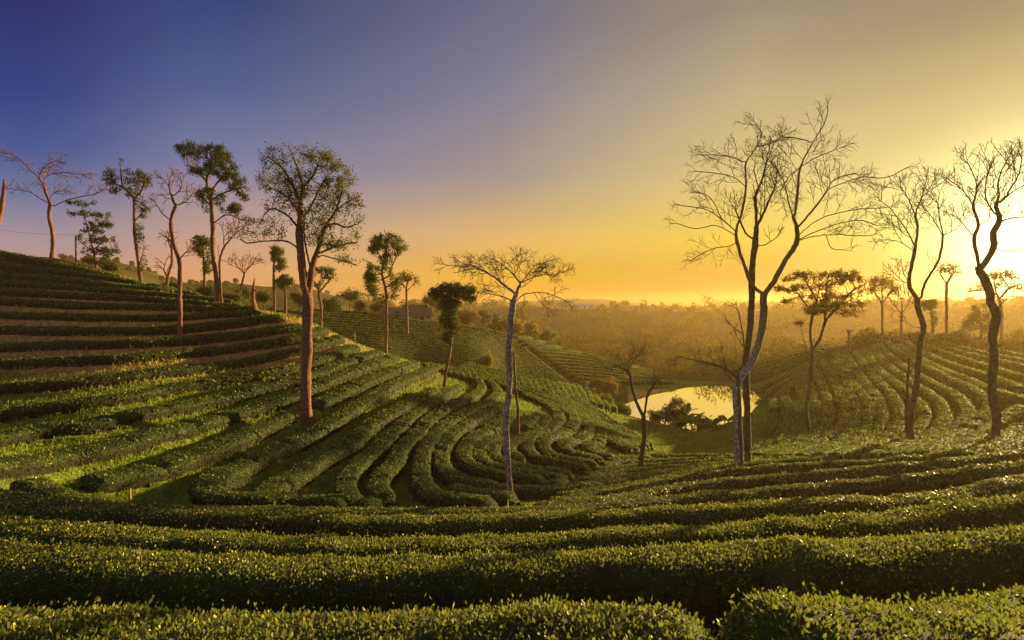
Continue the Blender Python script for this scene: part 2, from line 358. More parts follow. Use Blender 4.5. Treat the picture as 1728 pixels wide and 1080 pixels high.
# ------------------------------------------------------------------ terrain sheet (polar grid, fine near, reaching the horizon)
LIFT_LINES = []
def bank_lift(x, y, b=.26):
    """grassy bank under each terrace row of the left hill"""
    from mathutils.kdtree import KDTree
    L = np.concatenate(LIFT_LINES); kd = KDTree(len(L))
    for i, p in enumerate(L): kd.insert((p[0], p[1], 0), i)
    kd.balance(); out = np.zeros(len(x))
    for i in range(len(x)):
        dd_ = kd.find((x[i], y[i], 0))[2]
        if dd_ < 1.1: t = min(max((1.0 - dd_) / .5, 0), 1); out[i] = b * t * t * (3 - 2 * t)
    return out
def build_terrain():
    aa = np.radians(np.r_[np.linspace(-180, -62, 24)[:-1], np.linspace(-62, 62, 560), np.linspace(62, 180, 24)[1:-1]])
    ra = np.r_[np.array([.4, 1.2, 2.2, 3.2, 4.2]), np.exp(np.linspace(math.log(5), math.log(260), 430)), np.exp(np.linspace(math.log(260), math.log(4200), 150))[1:]]
    A, R = np.meshgrid(aa, ra, indexing='ij'); X = np.sin(A) * R; Y = np.cos(A) * R; Z = ground(X, Y)
    na, nr = A.shape
    mreg = (R > 9) & (R < 78) & (U0 + F * np.tan(np.clip(A, -1.1, 1.1)) < 780) & (np.abs(A) < 1.1)
    Z[mreg] += bank_lift(X[mreg], Y[mreg])
    V = np.c_[X.ravel(), Y.ravel(), Z.ravel()]
    V = np.r_[V, [[0, 0, float(ground(0.0, 0.01))]]]
    i, j = np.meshgrid(np.arange(na), np.arange(nr - 1), indexing='ij'); i2 = (i + 1) % na
    q = np.c_[(i * nr + j).ravel(), (i2 * nr + j).ravel(), (i2 * nr + j + 1).ravel(), (i * nr + j + 1).ravel()]
    k = np.arange(na); t = np.c_[np.full(na, na * nr), ((k + 1) % na) * nr, k * nr]
    uu = U0 + F * np.tan(np.clip(A, -1.1, 1.1)); dirt = np.clip(.05 + .58 * sstep(Z, -4.9, -3.0) * (A < 0) * (R < 90), 0, 1)
    sdv = pond_sd(X, Y); dirt = dirt + .45 * (sdv < 3.0) * (uu < 1110) * (R < 95)
    far = sstep(R, 120, 170)
    soil = np.maximum(sstep(uu, 600, 720), sstep(R, 66, 80)); soil = np.where((uu > 1060) & (uu < 1330) & (R > 42) & (R < 105), .35, soil); soil = np.maximum(soil, 1 - sstep(R, 13, 17))
    o = mesh_obj('ground', V, q[:, ::-1], t[:, ::-1], [M['terrain']], attrs={'dirt': np.r_[dirt.ravel(), 0], 'soil': np.r_[soil.ravel(), 1], 'far': np.r_[far.ravel(), 0]})
    tag(o, kind='structure', label='green terraced hillsides falling to a pond with mountains behind')
    return o
# pond water
def build_pond():
    c = POND.mean(0); P = c + (POND - c) * 1.12
    m = bpy.data.materials.new('pond_water'); m.use_nodes = True
    n, l = m.node_tree.nodes, m.node_tree.links; b = n['Principled BSDF']
    b.inputs['Base Color'].default_value = (.03, .035, .03, 1); b.inputs['Roughness'].default_value = .06; b.inputs['IOR'].default_value = 1.33
    gl_ = n.new('ShaderNodeBsdfGlossy'); gl_.inputs['Roughness'].default_value = .05; gl_.inputs['Color'].default_value = (.95, .95, .95, 1)
    ms = n.new('ShaderNodeMixShader'); ms.inputs[0].default_value = .93; l.new(b.outputs[0], ms.inputs[1]); l.new(gl_.outputs[0], ms.inputs[2]); l.new(ms.outputs[0], n['Material Output'].inputs[0])
    g = n.new('ShaderNodeNewGeometry'); t = n.new('ShaderNodeTexNoise'); t.inputs['Scale'].default_value = 2.5
    l.new(g.outputs['Position'], t.inputs['Vector']); bp = n.new('ShaderNodeBump'); bp.inputs['Strength'].default_value = .04
    l.new(t.outputs[0], bp.inputs['Height']); l.new(bp.outputs[0], b.inputs['Normal'])
    V = [(x, y, WATER) for x, y in P] + [(c[0], c[1], WATER)]
    k = len(P); T = [(k, i, (i + 1) % k) for i in range(k)]
    T = [t for t in T] 
    o = mesh_obj('pond_water', V, None, np.array(T)[:, ::-1], [m]); tag(o, 'still pond reflecting the bright sunset sky', kind='structure')
build_pond()

# ------------------------------------------------------------------ leaves
def leaf_quads(P, Nn, size, spread=.9, aspect=.5, r=RNG, upb=.35, lie=None):
    """rhombic folded leaves at P, growing outward round normal Nn"""
    n = len(P)
    D = Nn + r.normal(0, spread, (n, 3)); D[:, 2] += upb; D /= np.linalg.norm(D, axis=1, keepdims=True) + 1e-9
    if lie is not None:      # leaves pressed to the clipped surface instead of standing out of it
        Tg = r.normal(size=(n, 3)); Tg -= (Tg * Nn).sum(1, keepdims=True) * Nn; Tg /= np.linalg.norm(Tg, axis=1, keepdims=True) + 1e-9
        D2 = Tg + Nn * r.uniform(.05, .6, (n, 1)); D2 /= np.linalg.norm(D2, axis=1, keepdims=True)
        lie = lie[:, None]; D = D * (1 - lie) + D2 * lie; D /= np.linalg.norm(D, axis=1, keepdims=True) + 1e-9
        rv = r.normal(0, 1, (n, 3)) * (1 - .75 * lie) + np.cross(D, Nn) * 0 + Nn * .9 * lie
    else: rv = r.normal(0, 1, (n, 3))
    T = np.cross(D, rv); T /= np.linalg.norm(T, axis=1, keepdims=True) + 1e-9
    B = np.cross(D, T)
    L = (size * r.uniform(.6, 1.3, n))[:, None]; w = L * aspect * .5
    a = P; b_ = P + D * L * .5 + T * w + B * w * .25; c = P + D * L; d = P + D * L * .5 - T * w + B * w * .25
    V = np.stack([a, b_, c, d], 1).reshape(-1, 3)
    Q = np.arange(n * 4).reshape(n, 4)
    return V, Q

# ------------------------------------------------------------------ tea hedges
def catmull(P, n):
    P = np.asarray(P, float)
    if len(P) == 2: return P[0] + (P[1] - P[0]) * np.linspace(0, 1, n)[:, None]
    seg = np.linalg.norm(np.diff(P, axis=0), axis=1) ** .5; t = np.r_[0, np.cumsum(seg)]
    m = np.gradient(P, t, axis=0)
    s = np.linspace(0, t[-1], n); k = np.clip(np.searchsorted(t, s, 'right') - 1, 0, len(t) - 2)
    h = (t[k + 1] - t[k])[:, None]; x = ((s - t[k]) / h[:, 0])[:, None]
    return ((2 * x ** 3 - 3 * x ** 2 + 1) * P[k] + (x ** 3 - 2 * x ** 2 + x) * h * m[k] + (-2 * x ** 3 + 3 * x ** 2) * P[k + 1] + (x ** 3 - x ** 2) * h * m[k + 1])
HEDGE_LINES = []      # centrelines, for keeping grass off them
NH = 13
def hedge(pxline, w=1.1, h=.68, dmin=4.5, dmax=230., label='', group='', step=None, seed=None, world=None, dips=True, wnear=None, gloss_highlit=False, lift=0.0):
    sd_ = seed if seed is not None else len(HEDGE_LINES) * 13 + 5
    r = np.random.default_rng(sd_)
    if world is None:
        q = catmull(pxline, 90)
        d = cast(q[:, 0], q[:, 1], h * .8, dmin, dmax)
        # keep the depth from jumping at crests
        C = np.c_[(q[:, 0] - U0) / F * d, d]
        for _ in range(3): C[1:-1] = .25 * C[:-2] + .5 * C[1:-1] + .25 * C[2:]
    else: C = np.asarray(world, float)
    L = np.r_[0, np.cumsum(np.linalg.norm(np.diff(C, axis=0), axis=1))]
    dm = np.hypot(C[:, 0], C[:, 1]).min(); davg = np.hypot(C[:, 0], C[:, 1]).mean()
    st = step or (.16 if dm < 14 else .24 if dm < 30 else .36 if dm < 60 else .7)
    n = max(6, int(L[-1] / st)); s = np.linspace(0, L[-1], n)
    C = np.c_[np.interp(s, L, C[:, 0]), np.interp(s, L, C[:, 1])]
    k = max(1, int(.5 / st))
    for _ in range(k): C[1:-1] = .25 * C[:-2] + .5 * C[1:-1] + .25 * C[2:]
    C = C + np.c_[vnoise(s, s * 0 + sd_, sd_, .7), vnoise(s, s * 0, sd_ + 1, .7)] * .06 * (w / 1.1)
    HEDGE_LINES.append(C)
    T = np.gradient(C, axis=0); T /= np.linalg.norm(T, axis=1, keepdims=True) + 1e-9
    Nn = np.c_[T[:, 1], -T[:, 0]]
    th = np.linspace(0, math.pi, NH)
    # flat-topped section, wider a little above the ground
    cx = np.sign(np.cos(th)) * np.abs(np.cos(th)) ** .42; cz = np.sin(th) ** .40
    cx[0] *= .84; cx[-1] *= .84
    endt = np.minimum(1, np.minimum(s, L[-1] - s) / .45 + .08); endt = np.sqrt(np.clip(1 - (1 - endt) ** 2, .02, 1))
    ww = w * .5 * (1 + .10 * vnoise(s, s * 0 + 3, sd_ + 2, 1.6) + .07 * vnoise(s, s * 0, sd_ + 4, 4)) * (.35 + .65 * endt)
    hh = h * (1 + .07 * vnoise(s, s * 0 + 9, sd_ + 3, 1.2) + .05 * vnoise(s, s * 0 + 5, sd_ + 8, 4.5)) * endt
    # worn dips where bushes were lost
    for _ in range(int(L[-1] / 9) if dips else 0):
        p = r.uniform(0, L[-1]); hh = hh * (1 - r.uniform(.15, .6) * np.exp(-((s - p) / r.uniform(.12, .22)) ** 2)); ww = ww * (1 - r.uniform(.05, .3) * np.exp(-((s - p) / .3) ** 2))
    if wnear: ww = ww * np.interp(np.hypot(C[:, 0], C[:, 1]), [28, 50], [wnear, 1]); hh = hh * np.interp(np.hypot(C[:, 0], C[:, 1]), [28, 50], [.5 + .5 * wnear, 1])
    X = C[:, 0, None] + Nn[:, 0, None] * cx * ww[:, None]; Y = C[:, 1, None] + Nn[:, 1, None] * cx * ww[:, None]
    if lift: LIFT_LINES.append(C)
    zc = ground(C[:, 0], C[:, 1]) + lift; zg = ground(X, Y) + lift * .8
    Z0 = zg * .55 + zc[:, None] * .45; Z0 = np.where(cz[None] < .3, zg - .06, Z0)
    Z = Z0 + cz[None] * hh[:, None]
    V = np.stack([X, Y, Z], -1)
    # lumps
    lump = (vnoise(V[..., 0] * 1.0 + V[..., 2], V[..., 1], 33, 5.5) * .045 + vnoise(V[..., 0], V[..., 1] + V[..., 2], 34, 13) * .02) * (w / 1.1)
    cen = np.stack([C[:, 0], C[:, 1], zc + hh * .35], -1)[:, None]
    dirn = V - cen; dirn /= np.linalg.norm(dirn, axis=-1, keepdims=True) + 1e-9
    V = V + dirn * (lump * (cz[None] > .2) * endt[:, None])[..., None]
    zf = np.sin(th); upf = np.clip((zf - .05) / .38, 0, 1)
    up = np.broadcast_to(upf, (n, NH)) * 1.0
    i, j = np.meshgrid(np.arange(n - 1), np.arange(NH - 1), indexing='ij')
    Q = np.c_[(i * NH + j).ravel(), (i * NH + j + 1).ravel(), ((i + 1) * NH + j + 1).ravel(), ((i + 1) * NH + j).ravel()]
    Vf = V.reshape(-1, 3)
    # leaves over the surface
    a, b_, c, d_ = (Vf[Q[:, m]] for m in range(4))
    nr = np.cross(c - a, d_ - b_); ar = np.linalg.norm(nr, axis=1) * .5; nr = nr / (np.linalg.norm(nr, axis=1, keepdims=True) + 1e-9)
    mid = (a + c) * .5; outw = mid - np.repeat(cen[:-1, 0], NH - 1, axis=0); nr *= np.sign((nr * outw).sum(1))[:, None]
    dist = np.hypot(mid[:, 0], mid[:, 1])
    inview = (np.abs(mid[:, 0]) < mid[:, 1] * .97 + 1.5)
    facing = -(mid * nr).sum(1) / (np.linalg.norm(mid, axis=1) + 1e-9)      # leaves the camera could see, and a margin
    size = np.where(dist < 45, np.clip(.0040 * dist, .046, .16), np.clip(.0016 * dist + .07, .13, .25))
    dens = 2.4 / size ** 2
    dens = dens * np.where(inview, 1, .25) * np.where(facing > -.25, 1, .15)
    cnt = r.poisson(dens * ar)
    idx = np.repeat(np.arange(len(Q)), cnt)
    m = len(idx)
    if m:
        fu, fv = r.random(m)[:, None], r.random(m)[:, None]
        P = (a[idx] * (1 - fu) + b_[idx] * fu) * (1 - fv) + (d_[idx] * (1 - fu) + c[idx] * fu) * fv
        P = P - nr[idx] * (size[idx] * r.uniform(0.0, .4, m) * np.where(dist[idx] < 12, 1, .2))[:, None]
        jj = idx % (NH - 1); topm = np.sin((jj + .5) / (NH - 1) * math.pi) > .5
        P = P + nr[idx] * (r.exponential(.022, m) * (dist[idx] < 16) * topm * (r.random(m) < .4))[:, None]
        LV, LQ = leaf_quads(P, nr[idx], size[idx], .75, .52, r, lie=np.clip((dist[idx] - 9) / 9, .15, 1) * (r.random(m) < .94))
        # loose sprigs standing proud of the clipped top
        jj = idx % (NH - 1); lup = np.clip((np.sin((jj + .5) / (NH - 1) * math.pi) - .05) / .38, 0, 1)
        tint = np.clip(r.beta(1.6, 3, m) * (.45 + .6 * lup) + .42 * (r.random(m) < (.28 if gloss_highlit else .18)) * lup, 0, 1)  # near rows get more bright tips, painting in sunlit highlights
        Vall = np.r_[Vf, LV]; Qall = np.r_[Q, LQ + len(Vf)]
        mi = np.r_[np.zeros(len(Q)), np.ones(len(LQ))]
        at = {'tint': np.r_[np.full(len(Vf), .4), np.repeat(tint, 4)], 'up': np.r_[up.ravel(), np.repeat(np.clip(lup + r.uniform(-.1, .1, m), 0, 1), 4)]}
    else: Vall, Qall, mi, at = Vf, Q, None, {'tint': np.full(len(Vf), .4), 'up': up.ravel()}
    c0 = n // 2; org = (C[c0, 0], C[c0, 1], zc[c0])
    o = mesh_obj('tea_hedge', Vall, Qall, None, [M['tea_core'], M['tea_gloss_highlit' if gloss_highlit else 'tea_leaf']], mat_idx=mi, attrs=at, origin=org)
    tag(o, label, 'tea hedge', group)
    return o
ORD = 'first second third fourth fifth sixth seventh eighth ninth tenth eleventh twelfth thirteenth fourteenth fifteenth sixteenth seventeenth eighteenth nineteenth twentieth'.split()
ORD += ['twenty-' + o for o in ORD[:9]]

def zpts(s, ox, oy, sc):      # coordinates read off an enlargement -> picture coordinates
    return [(ox + float(a) / sc, oy + float(b) / sc) for a, b in (p.split(',') for p in s.split())]
def ppts(s): return zpts(s, 0, 0, 1)

# --- rows that cross the slope right below the camera
G = 'tea hedges curving across the near slope'
FG = [
 ('nearest tea hedge, long clipped one left of the gap at the bottom', '-330,1030 -100,1040 150,1050 400,1052 650,1046 900,1046 1060,1052 1150,1057 1238,1066', 1.35, .78),
 ('nearest tea hedge right of the gap at the bottom', '1232,1084 1330,1070 1450,1056 1600,1040 1740,1018 1950,985 2150,960', 1.35, .78),
 ('tall dark-faced tea hedge just behind the nearest pair', '-330,900 -120,915 0,926 230,940 400,946 576,946 760,944 900,939 1000,931 1152,932 1250,920 1400,922 1550,911 1728,900 1950,880 2150,865', 1.3, .95),
 ('tea hedge on near slope, third row up from the bottom', '-300,850 -100,862 0,873 110,882 200,891 353,904 576,913 750,910 876,902 1000,896 1152,890 1320,876 1450,868 1585,853 1728,838 1950,812', 1.15, .8),
 ('tea hedge behind the leaning stake, fourth row from the bottom', '-60,812 0,831 70,846 167,855 300,861 450,866 576,869 720,873 860,872 1000,866 1152,857 1320,848 1485,838 1585,828 1728,806 1950,775', 1.12, .74),
 ('tea hedge along the foot of the left hill meeting many row ends', '40,800 62,812 100,829 167,845 300,852 430,856 576,859 700,859 776,857 850,857 950,854 1050,847 1152,834 1285,822 1400,812 1500,803 1600,792 1728,780 1900,760', 1.0, .66),
 ('tea hedge passing just below the white mottled twin trunks', '900,850 980,843 1060,832 1152,816 1240,806 1285,801 1400,793 1452,787 1550,780 1650,770 1728,758 1880,735', 1.0, .66),
 ('narrow tea hedge passing behind the white mottled twin trunks', '1010,832 1090,818 1150,803 1220,792 1300,786 1400,780 1500,774 1600,764 1660,760', .95, .6),
]
FGS = [34, 40, 30, 18, 12, 9, 7, 5]
for (lab, p, w, h), sh in zip(FG, FGS): hedge([(a, b + sh) for a, b in ppts(p)], w, h, label=lab, group=G, dmax=60, dips=False, gloss_highlit=True)

# --- left hill
G = 'tea hedges stepping up the left hill'
LH = [
 '-260,408 -100,416 0,428 51,438 102,449 153,459 204,471',
 '-260,432 -100,440 0,447 68,456 136,464 204,474 272,486 300,492',
 '-260,452 -100,460 0,464 68,470 136,477 204,485 289,491 340,500',
 '-260,470 -100,474 0,478 102,484 204,493 306,502 374,509 400,513',
 '-260,488 -100,491 0,493 136,501 272,508 374,517 412,520',
 '-260,506 -100,508 0,510 136,517 290,521 374,523 430,523',
 '-260,530 -100,533 0,533 136,537 272,538 374,532 442,529',
 '-260,556 -100,558 0,558 136,560 272,558 374,549 442,540 480,538',
 '-260,590 -100,590 0,588 93,584 185,582 301,576 400,567 476,556 510,551',
 '-260,622 -100,622 0,617 93,612 185,608 301,598 400,588 500,573 548,558',
 '-260,672 -100,668 0,658 93,652 185,642 278,630 400,615 493,595 540,582 575,572',
 '-260,722 -100,715 0,702 93,691 185,678 278,660 400,641 493,623 562,603 600,587',
 '-260,778 -100,765 0,745 70,731 139,722 208,708 301,691 400,670 470,649 511,642 585,614 640,598',
 '-100,815 0,792 93,778 185,762 278,736 400,702 493,674 539,653 608,625 668,605',
 '150,822 267,796 340,771 400,747 458,719 492,704', '535,687 562,675 631,642 702,613',
 '480,853 420,851 365,845 340,833 366,815 400,799 465,766 520,742 556,722 600,692 650,661 690,642 742,619',
 '585,853 530,853 480,851 448,842 462,828 500,809 540,783 590,756 622,726 660,701 700,681 735,660',
]
LHL = ['hidden end of hedge'] * 0
left_refs = {14: 'tea hedge running down-left from the big forked tree to the slope foot', 15: 'short tea hedge running up-right from the big forked tree to the spur',
 16: 'hooked tea hedge climbing close below the big forked trunk to the spur crest',
 17: 'hooked tea hedge ending just below the dark bushy tree on the spur'}
for i, p in enumerate(LH):
    lab = left_refs.get(i, 'tea hedge on left hill, %s row down from the hilltop skyline' % ORD[i])
    hedge(ppts(p), (.88 if i < 7 else .98), (.44 if i < 7 else .54), dmin=9, dmax=80, label=lab, group=G, lift=.24)

# --- bends in the middle
G = 'tea hedges bending through the hollow'
MB = [
 ('wide tea hedge bending at the slope foot below the big forked tree', '640,850 600,843 584,830 586,808 608,782 643,752 678,718 701,697 736,674 775,650'),
 ('tea hedge with a humped end right of the orange earth patch', '655,838 638,826 640,808 666,780 678,757 708,728 729,703 770,681 804,665 813,652 806,640'),
 ('tea hedge with a yellow hooked foot left of the white leaning tree', '835,845 790,840 745,835 718,822 711,805 712,785 718,755 740,726 770,704 800,690 830,676 841,664 835,650 815,638'),
 ('deep green tea hedge hooking beneath the white leaning tree', '850,820 800,812 765,803 748,788 747,755 769,728 793,711 816,700 850,680'),
 ('tea hedge from the leaning dead trunk curving down and right', '960,815 900,806 850,799 805,790 783,775 783,757 800,738 827,724 847,712'),
 ('short tea hedge curving left of the white tree, inner bend', '960,806 900,798 850,789 815,778 808,762 820,746 845,737'),
 ('tea hedge nestled in the inmost bend behind the white tree', '970,798 910,791 866,783 838,773 832,760 842,748 858,742'),
 ('mound-topped tea hedge beside the sunlit slanting bank', '882,724 899,706 913,697 922,706 912,722 890,736 868,746 856,757 880,777'),
 ('tea hedge looping right of the sunlit slanting bank', '885,664 915,678 935,690 944,706 930,722 908,732 893,740 890,754 905,770 940,780 1000,790'),
 ('tea hedge looping below the sunlit bank, second loop', '905,662 935,676 962,692 970,712 955,727 928,736 915,748 925,764 960,774 1010,782'),
 ('tea hedge looping below the sunlit bank, third loop', '925,664 955,680 985,700 995,722 980,740 955,745 950,754 975,766 1020,774'),
 ('tea hedge looping below the sunlit bank, outermost loop', '945,668 975,686 1005,708 1020,730 1010,745 990,752 1000,762 1040,770'),
 ('small mounded tea hedge above the two-armed dead tree', '1000,700 1025,722 1042,742 1060,754 1078,760'),
 ('separate short tea hedge starting left of the white tree foot', '756,818 790,826 840,834 875,838'),
 ('thin tea hedge tucked behind the short one by the white tree', '776,806 800,812 850,822 900,826 960,822 1050,809 1120,796'),
]
for lab, p in MB: hedge(ppts(p), .86, .58, dmin=16, dmax=75, label=lab, group=G)

def family(A, B, n, include=(True, True)):
    a, b = catmull(A, 40), catmull(B, 40)
    ts = np.linspace(0, 1, n)
    if not include[0]: ts = ts[1:]
    if not include[1]: ts = ts[:-1]
    return [a * (1 - t) + b * t for t in ts]
G = 'narrow tea hedges sweeping along the hollow floor'
fam = family(ppts('1020,775 1080,770 1160,768 1230,769 1300,772 1400,775'), ppts('930,846 980,838 1050,826 1150,803 1230,788 1300,781'), 9)
for i, p in enumerate(fam):
    hedge(p, .68, .42, dmin=18, dmax=60, label='narrow tea hedge on the hollow floor, %s row in front of the pond meadow' % ORD[i], group=G)

G = 'tea hedges slanting down the spur towards the pond'
fam = family(ppts('768,620 810,637 850,650 890,664 935,682 970,704 1015,735 1062,760'), ppts('790,612 850,628 905,640 960,662 1005,690 1040,715 1075,738 1095,752'), 7)
for i, p in enumerate(fam):
    hedge(p, .85, .55, dmin=35, dmax=100, label='slanting tea hedge on the spur, %s row counting from the loops towards the crest' % ORD[i], group=G)

G = 'short rounded tea hedges end-on along the spur crest'
k = 0
for u in np.arange(716, 1030, 11.5):
    top = np.interp(u, [700, 760, 850, 930, 1000, 1030], [609, 617, 629, 641, 654, 664])
    ln = np.interp(u, [716, 780, 850, 1000, 1030], [10, 20, 22, 30, 26])
    where = 'left of the white leaning tree' if u < 856 else 'right of the white leaning tree'
    kk = int(round((856 - u) / 11.5)) if u < 856 else int((u - 856) / 11.5)
    lab = 'short rounded tea hedge on the spur crest, %s one %s' % (ORD[max(kk, 0)], where)
    hedge([(u - 3, top + 1), (u + 3, top + ln * .4), (u + 7, top + ln * .75), (u + 11, top + ln)], .62, .55, dmin=45, dmax=100, label=lab, group=G, step=.25); k += 1

# --- right hill
G = 'tea hedges flowing over the right hill'
RH = [
 '225,720 290,640 340,560 345,480 340,430', '240,745 330,680 400,600 420,520 410,430', '300,745 400,690 470,620 510,540 510,450 490,350',
 '350,747 450,710 560,650 640,570 650,480 620,370 580,270', '325,747 430,700 520,640 575,560 580,480 555,400 530,310', '270,745 365,685 440,610 468,530 462,450', '400,747 520,700 650,640 735,570 740,500 700,390 660,300 620,220',
 '480,747 600,710 730,650 800,580 805,500 765,390 720,300 680,220', '580,747 700,700 820,640 880,570 880,500 840,420 780,330 730,250 690,180',
 '670,747 800,690 900,630 955,560 945,490 900,400 840,330 790,260 740,180', '760,747 900,690 1000,620 1045,560 1040,490 990,400 920,330 850,250 800,170',
 '860,747 1000,690 1120,620 1180,560 1165,480 1080,390 980,320 900,240 850,160', '940,747 1080,700 1230,620 1290,550 1260,450 1150,370 1030,290 940,210 890,140',
 '1030,747 1170,690 1330,600 1420,520 1380,440 1250,360 1100,280 990,200 930,130', '1140,735 1300,660 1450,570 1540,480 1480,400 1320,320 1150,240 1030,170 970,120',
 '1250,745 1420,665 1570,575 1728,470', '1370,752 1530,685 1728,575', '1500,752 1728,650 1850,590',
 '1850,480 1728,430 1600,400 1450,340 1300,280 1150,210 1030,135', '1850,400 1728,375 1500,295 1300,232 1150,165 1060,115', '1850,330 1728,312 1500,243 1300,182 1150,122', '1850,270 1728,252 1450,192 1250,140', '1850,240 1728,222 1450,166 1290,128', '1850,210 1728,196 1500,148 1330,115',
]
for i, p in enumerate(RH):
    hedge(zpts(p, 1200, 540, 3.273), .92 if i > 3 else .85, .62, dmin=22, dmax=112, label='tea hedge on right hill, %s row going right from the pond' % ORD[i], group=G, wnear=.66)
fam = family(zpts('235,330 330,300 450,250 560,205', 1200, 540, 3.273), zpts('300,470 380,410 480,330 560,250', 1200, 540, 3.273), 4)
for i, p in enumerate(fam): hedge(p, 1.3, .6, dmin=60, dmax=125, label='hazy tea hedge beyond the pond side of right hill, %s from its skyline' % ORD[i], group=G)

fam = family(zpts('250,240 400,205 560,168 640,150', 1200, 540, 3.273), zpts('240,310 340,280 460,235 570,195', 1200, 540, 3.273), 4)
for i, p in enumerate(fam): hedge(p, 1.2, .6, dmin=70, dmax=125, label='hazy tea hedge along the far skyline slope of right hill, %s below its edge' % ORD[i], group=G)

# --- far hill behind the spur
G = 'tea hedges in level lines on the far left hill'
fam = family(ppts('455,520 560,524 640,530 700,537 780,550 858,564'), ppts('540,596 620,604 700,611 780,618 850,626 930,643 975,655'), 19)
for i, p in enumerate(fam): hedge(p, 1.05, .6, dmin=90, dmax=150, label='level tea hedge on the far hill behind the spur, %s down from its crest' % ORD[i], group=G)
fam = family(ppts('868,567 910,570 960,578 1020,595 1075,610'), ppts('985,650 1030,652 1080,654 1140,652'), 14)
for i, p in enumerate(fam): hedge(p, 1.1, .65, dmin=95, dmax=165, label='tea hedge in the darker far field left of the pond, %s from its top edge' % ORD[i], group=G)
print('hedges', len(HEDGE_LINES), round(time.time() - T0, 1))

build_terrain()

# ------------------------------------------------------------------ grass on the banks between the rows
def build_grass():
    r = np.random.default_rng(5)
    allc = np.concatenate(HEDGE_LINES[:60])
    # hash hedge centres
    cell = .3; occ = {}
    key = set()
    R = .5
    offs = [(a, b) for a in range(-1, 2) for b in range(-1, 2)]
    for L in HEDGE_LINES[:60]:
        k = np.floor(L / cell).astype(int)
        for a, b in offs: key.update(map(tuple, (k + (a, b)).tolist()))
    n = 480000
    u = r.uniform(-40, 1300, n); d = np.exp(r.uniform(math.log(14), math.log(62), n))
    x = (u - U0) / F * d; y = d
    v = V0 - ground(x, y, False) / d * F
    ok = (v < 1000) & (v > 430)
    x, y, d = x[ok], y[ok], d[ok]
    kk = np.floor(np.c_[x, y] / cell).astype(int).tolist()
    ok = np.array([tuple(c) not in key for c in kk]); x, y, d = x[ok], y[ok], d[ok]
    hi0 = sstep(ground(x, y, False), -5.0, -2.6) * (x < 0); ok = r.random(len(x)) > .72 * hi0; x, y, d = x[ok], y[ok], d[ok]
    # clumpy
    ok = (vnoise(x, y, 51, 1.5) + r.normal(0, .6, len(x))) > -.35; x, y, d = x[ok], y[ok], d[ok]
    P = np.c_[x, y, ground(x, y) - .01 + bank_lift(x, y)]; Nn = np.tile([0, 0, 1.0], (len(P), 1))
    V, Q = leaf_quads(P, Nn, np.clip(.0065 * d, .10, .26), .38, .28, r, .6)
    hi = sstep(P[:, 2], -5.5, -2.2)
    t = np.clip(r.beta(2, 2, len(P)) * .75 + hi * .5 * (x < 0), 0, 1)
    o = mesh_obj('grass', V, Q, None, [M['grass_blade']], attrs={'tint': np.repeat(t, 4)})
    tag(o, 'yellow-green grass growing on the banks between the tea rows', 'grass', kind='stuff')
    print('grass', len(P), round(time.time() - T0, 1))
build_grass()

# ------------------------------------------------------------------ trees
def colonise(nodes, parents, A, step, iters, kill, infl, r, up=0.0, jit=.25):
    """space colonisation: grow twigs from the traced limbs towards points spread through the crown"""
    nodes = [np.asarray(p, float) for p in nodes]; parents = list(parents)
    NP = np.array(nodes); best = np.full(len(A), 1e9); bi = np.zeros(len(A), int); alive = np.ones(len(A), bool)
    def upd(newP, base):
        nonlocal best, bi
        idx = np.where(alive)[0]
        if not len(idx) or not len(newP): return
        D = np.linalg.norm(A[idx][:, None] - newP[None], axis=2); j = D.argmin(1); m = D[np.arange(len(idx)), j]
        b = m < best[idx]; best[idx[b]] = m[b]; bi[idx[b]] = base + j[b]
        alive[idx[best[idx] < kill]] = False
    upd(NP, 0)
    used = {}
    for it in range(iters):
        idx = np.where(alive & (best < infl))[0]
        if not len(idx): break
        tgt = bi[idx]; P = np.array(nodes)
        dirs = A[idx] - P[tgt]; dirs /= np.linalg.norm(dirs, axis=1, keepdims=True) + 1e-9
        us, inv = np.unique(tgt, return_inverse=True); acc = np.zeros((len(us), 3)); np.add.at(acc, inv, dirs)
        acc /= np.linalg.norm(acc, axis=1, keepdims=True) + 1e-9
        for q, k in enumerate(us):
            if used.get(k, 0) >= 1:          # the node has budded already: turn to one single point
                c = idx[tgt == k]; v = A[r.choice(c)] - nodes[k]; acc[q] = v / (np.linalg.norm(v) + 1e-9)
        acc += r.normal(0, jit, acc.shape) + np.array([0, 0, up])
        # keep some of the parent's heading
        for q, k in enumerate(us):
            if parents[k] >= 0:
                h = nodes[k] - nodes[parents[k]]; acc[q] += (.35 if used.get(k, 0) == 0 else .1) * h / (np.linalg.norm(h) + 1e-9)
        acc /= np.linalg.norm(acc, axis=1, keepdims=True) + 1e-9
        new = []; base = len(nodes)
        for q, k in enumerate(us):
            c = used.get(k, 0)
            if c >= 6: alive[idx[tgt == k]] = False; continue
            used[k] = c + 1; p = nodes[k] + acc[q] * step; nodes.append(p); parents.append(k); new.append(p)
        if not new: break
        upd(np.array(new), base)
    return np.array(nodes), np.array(parents)

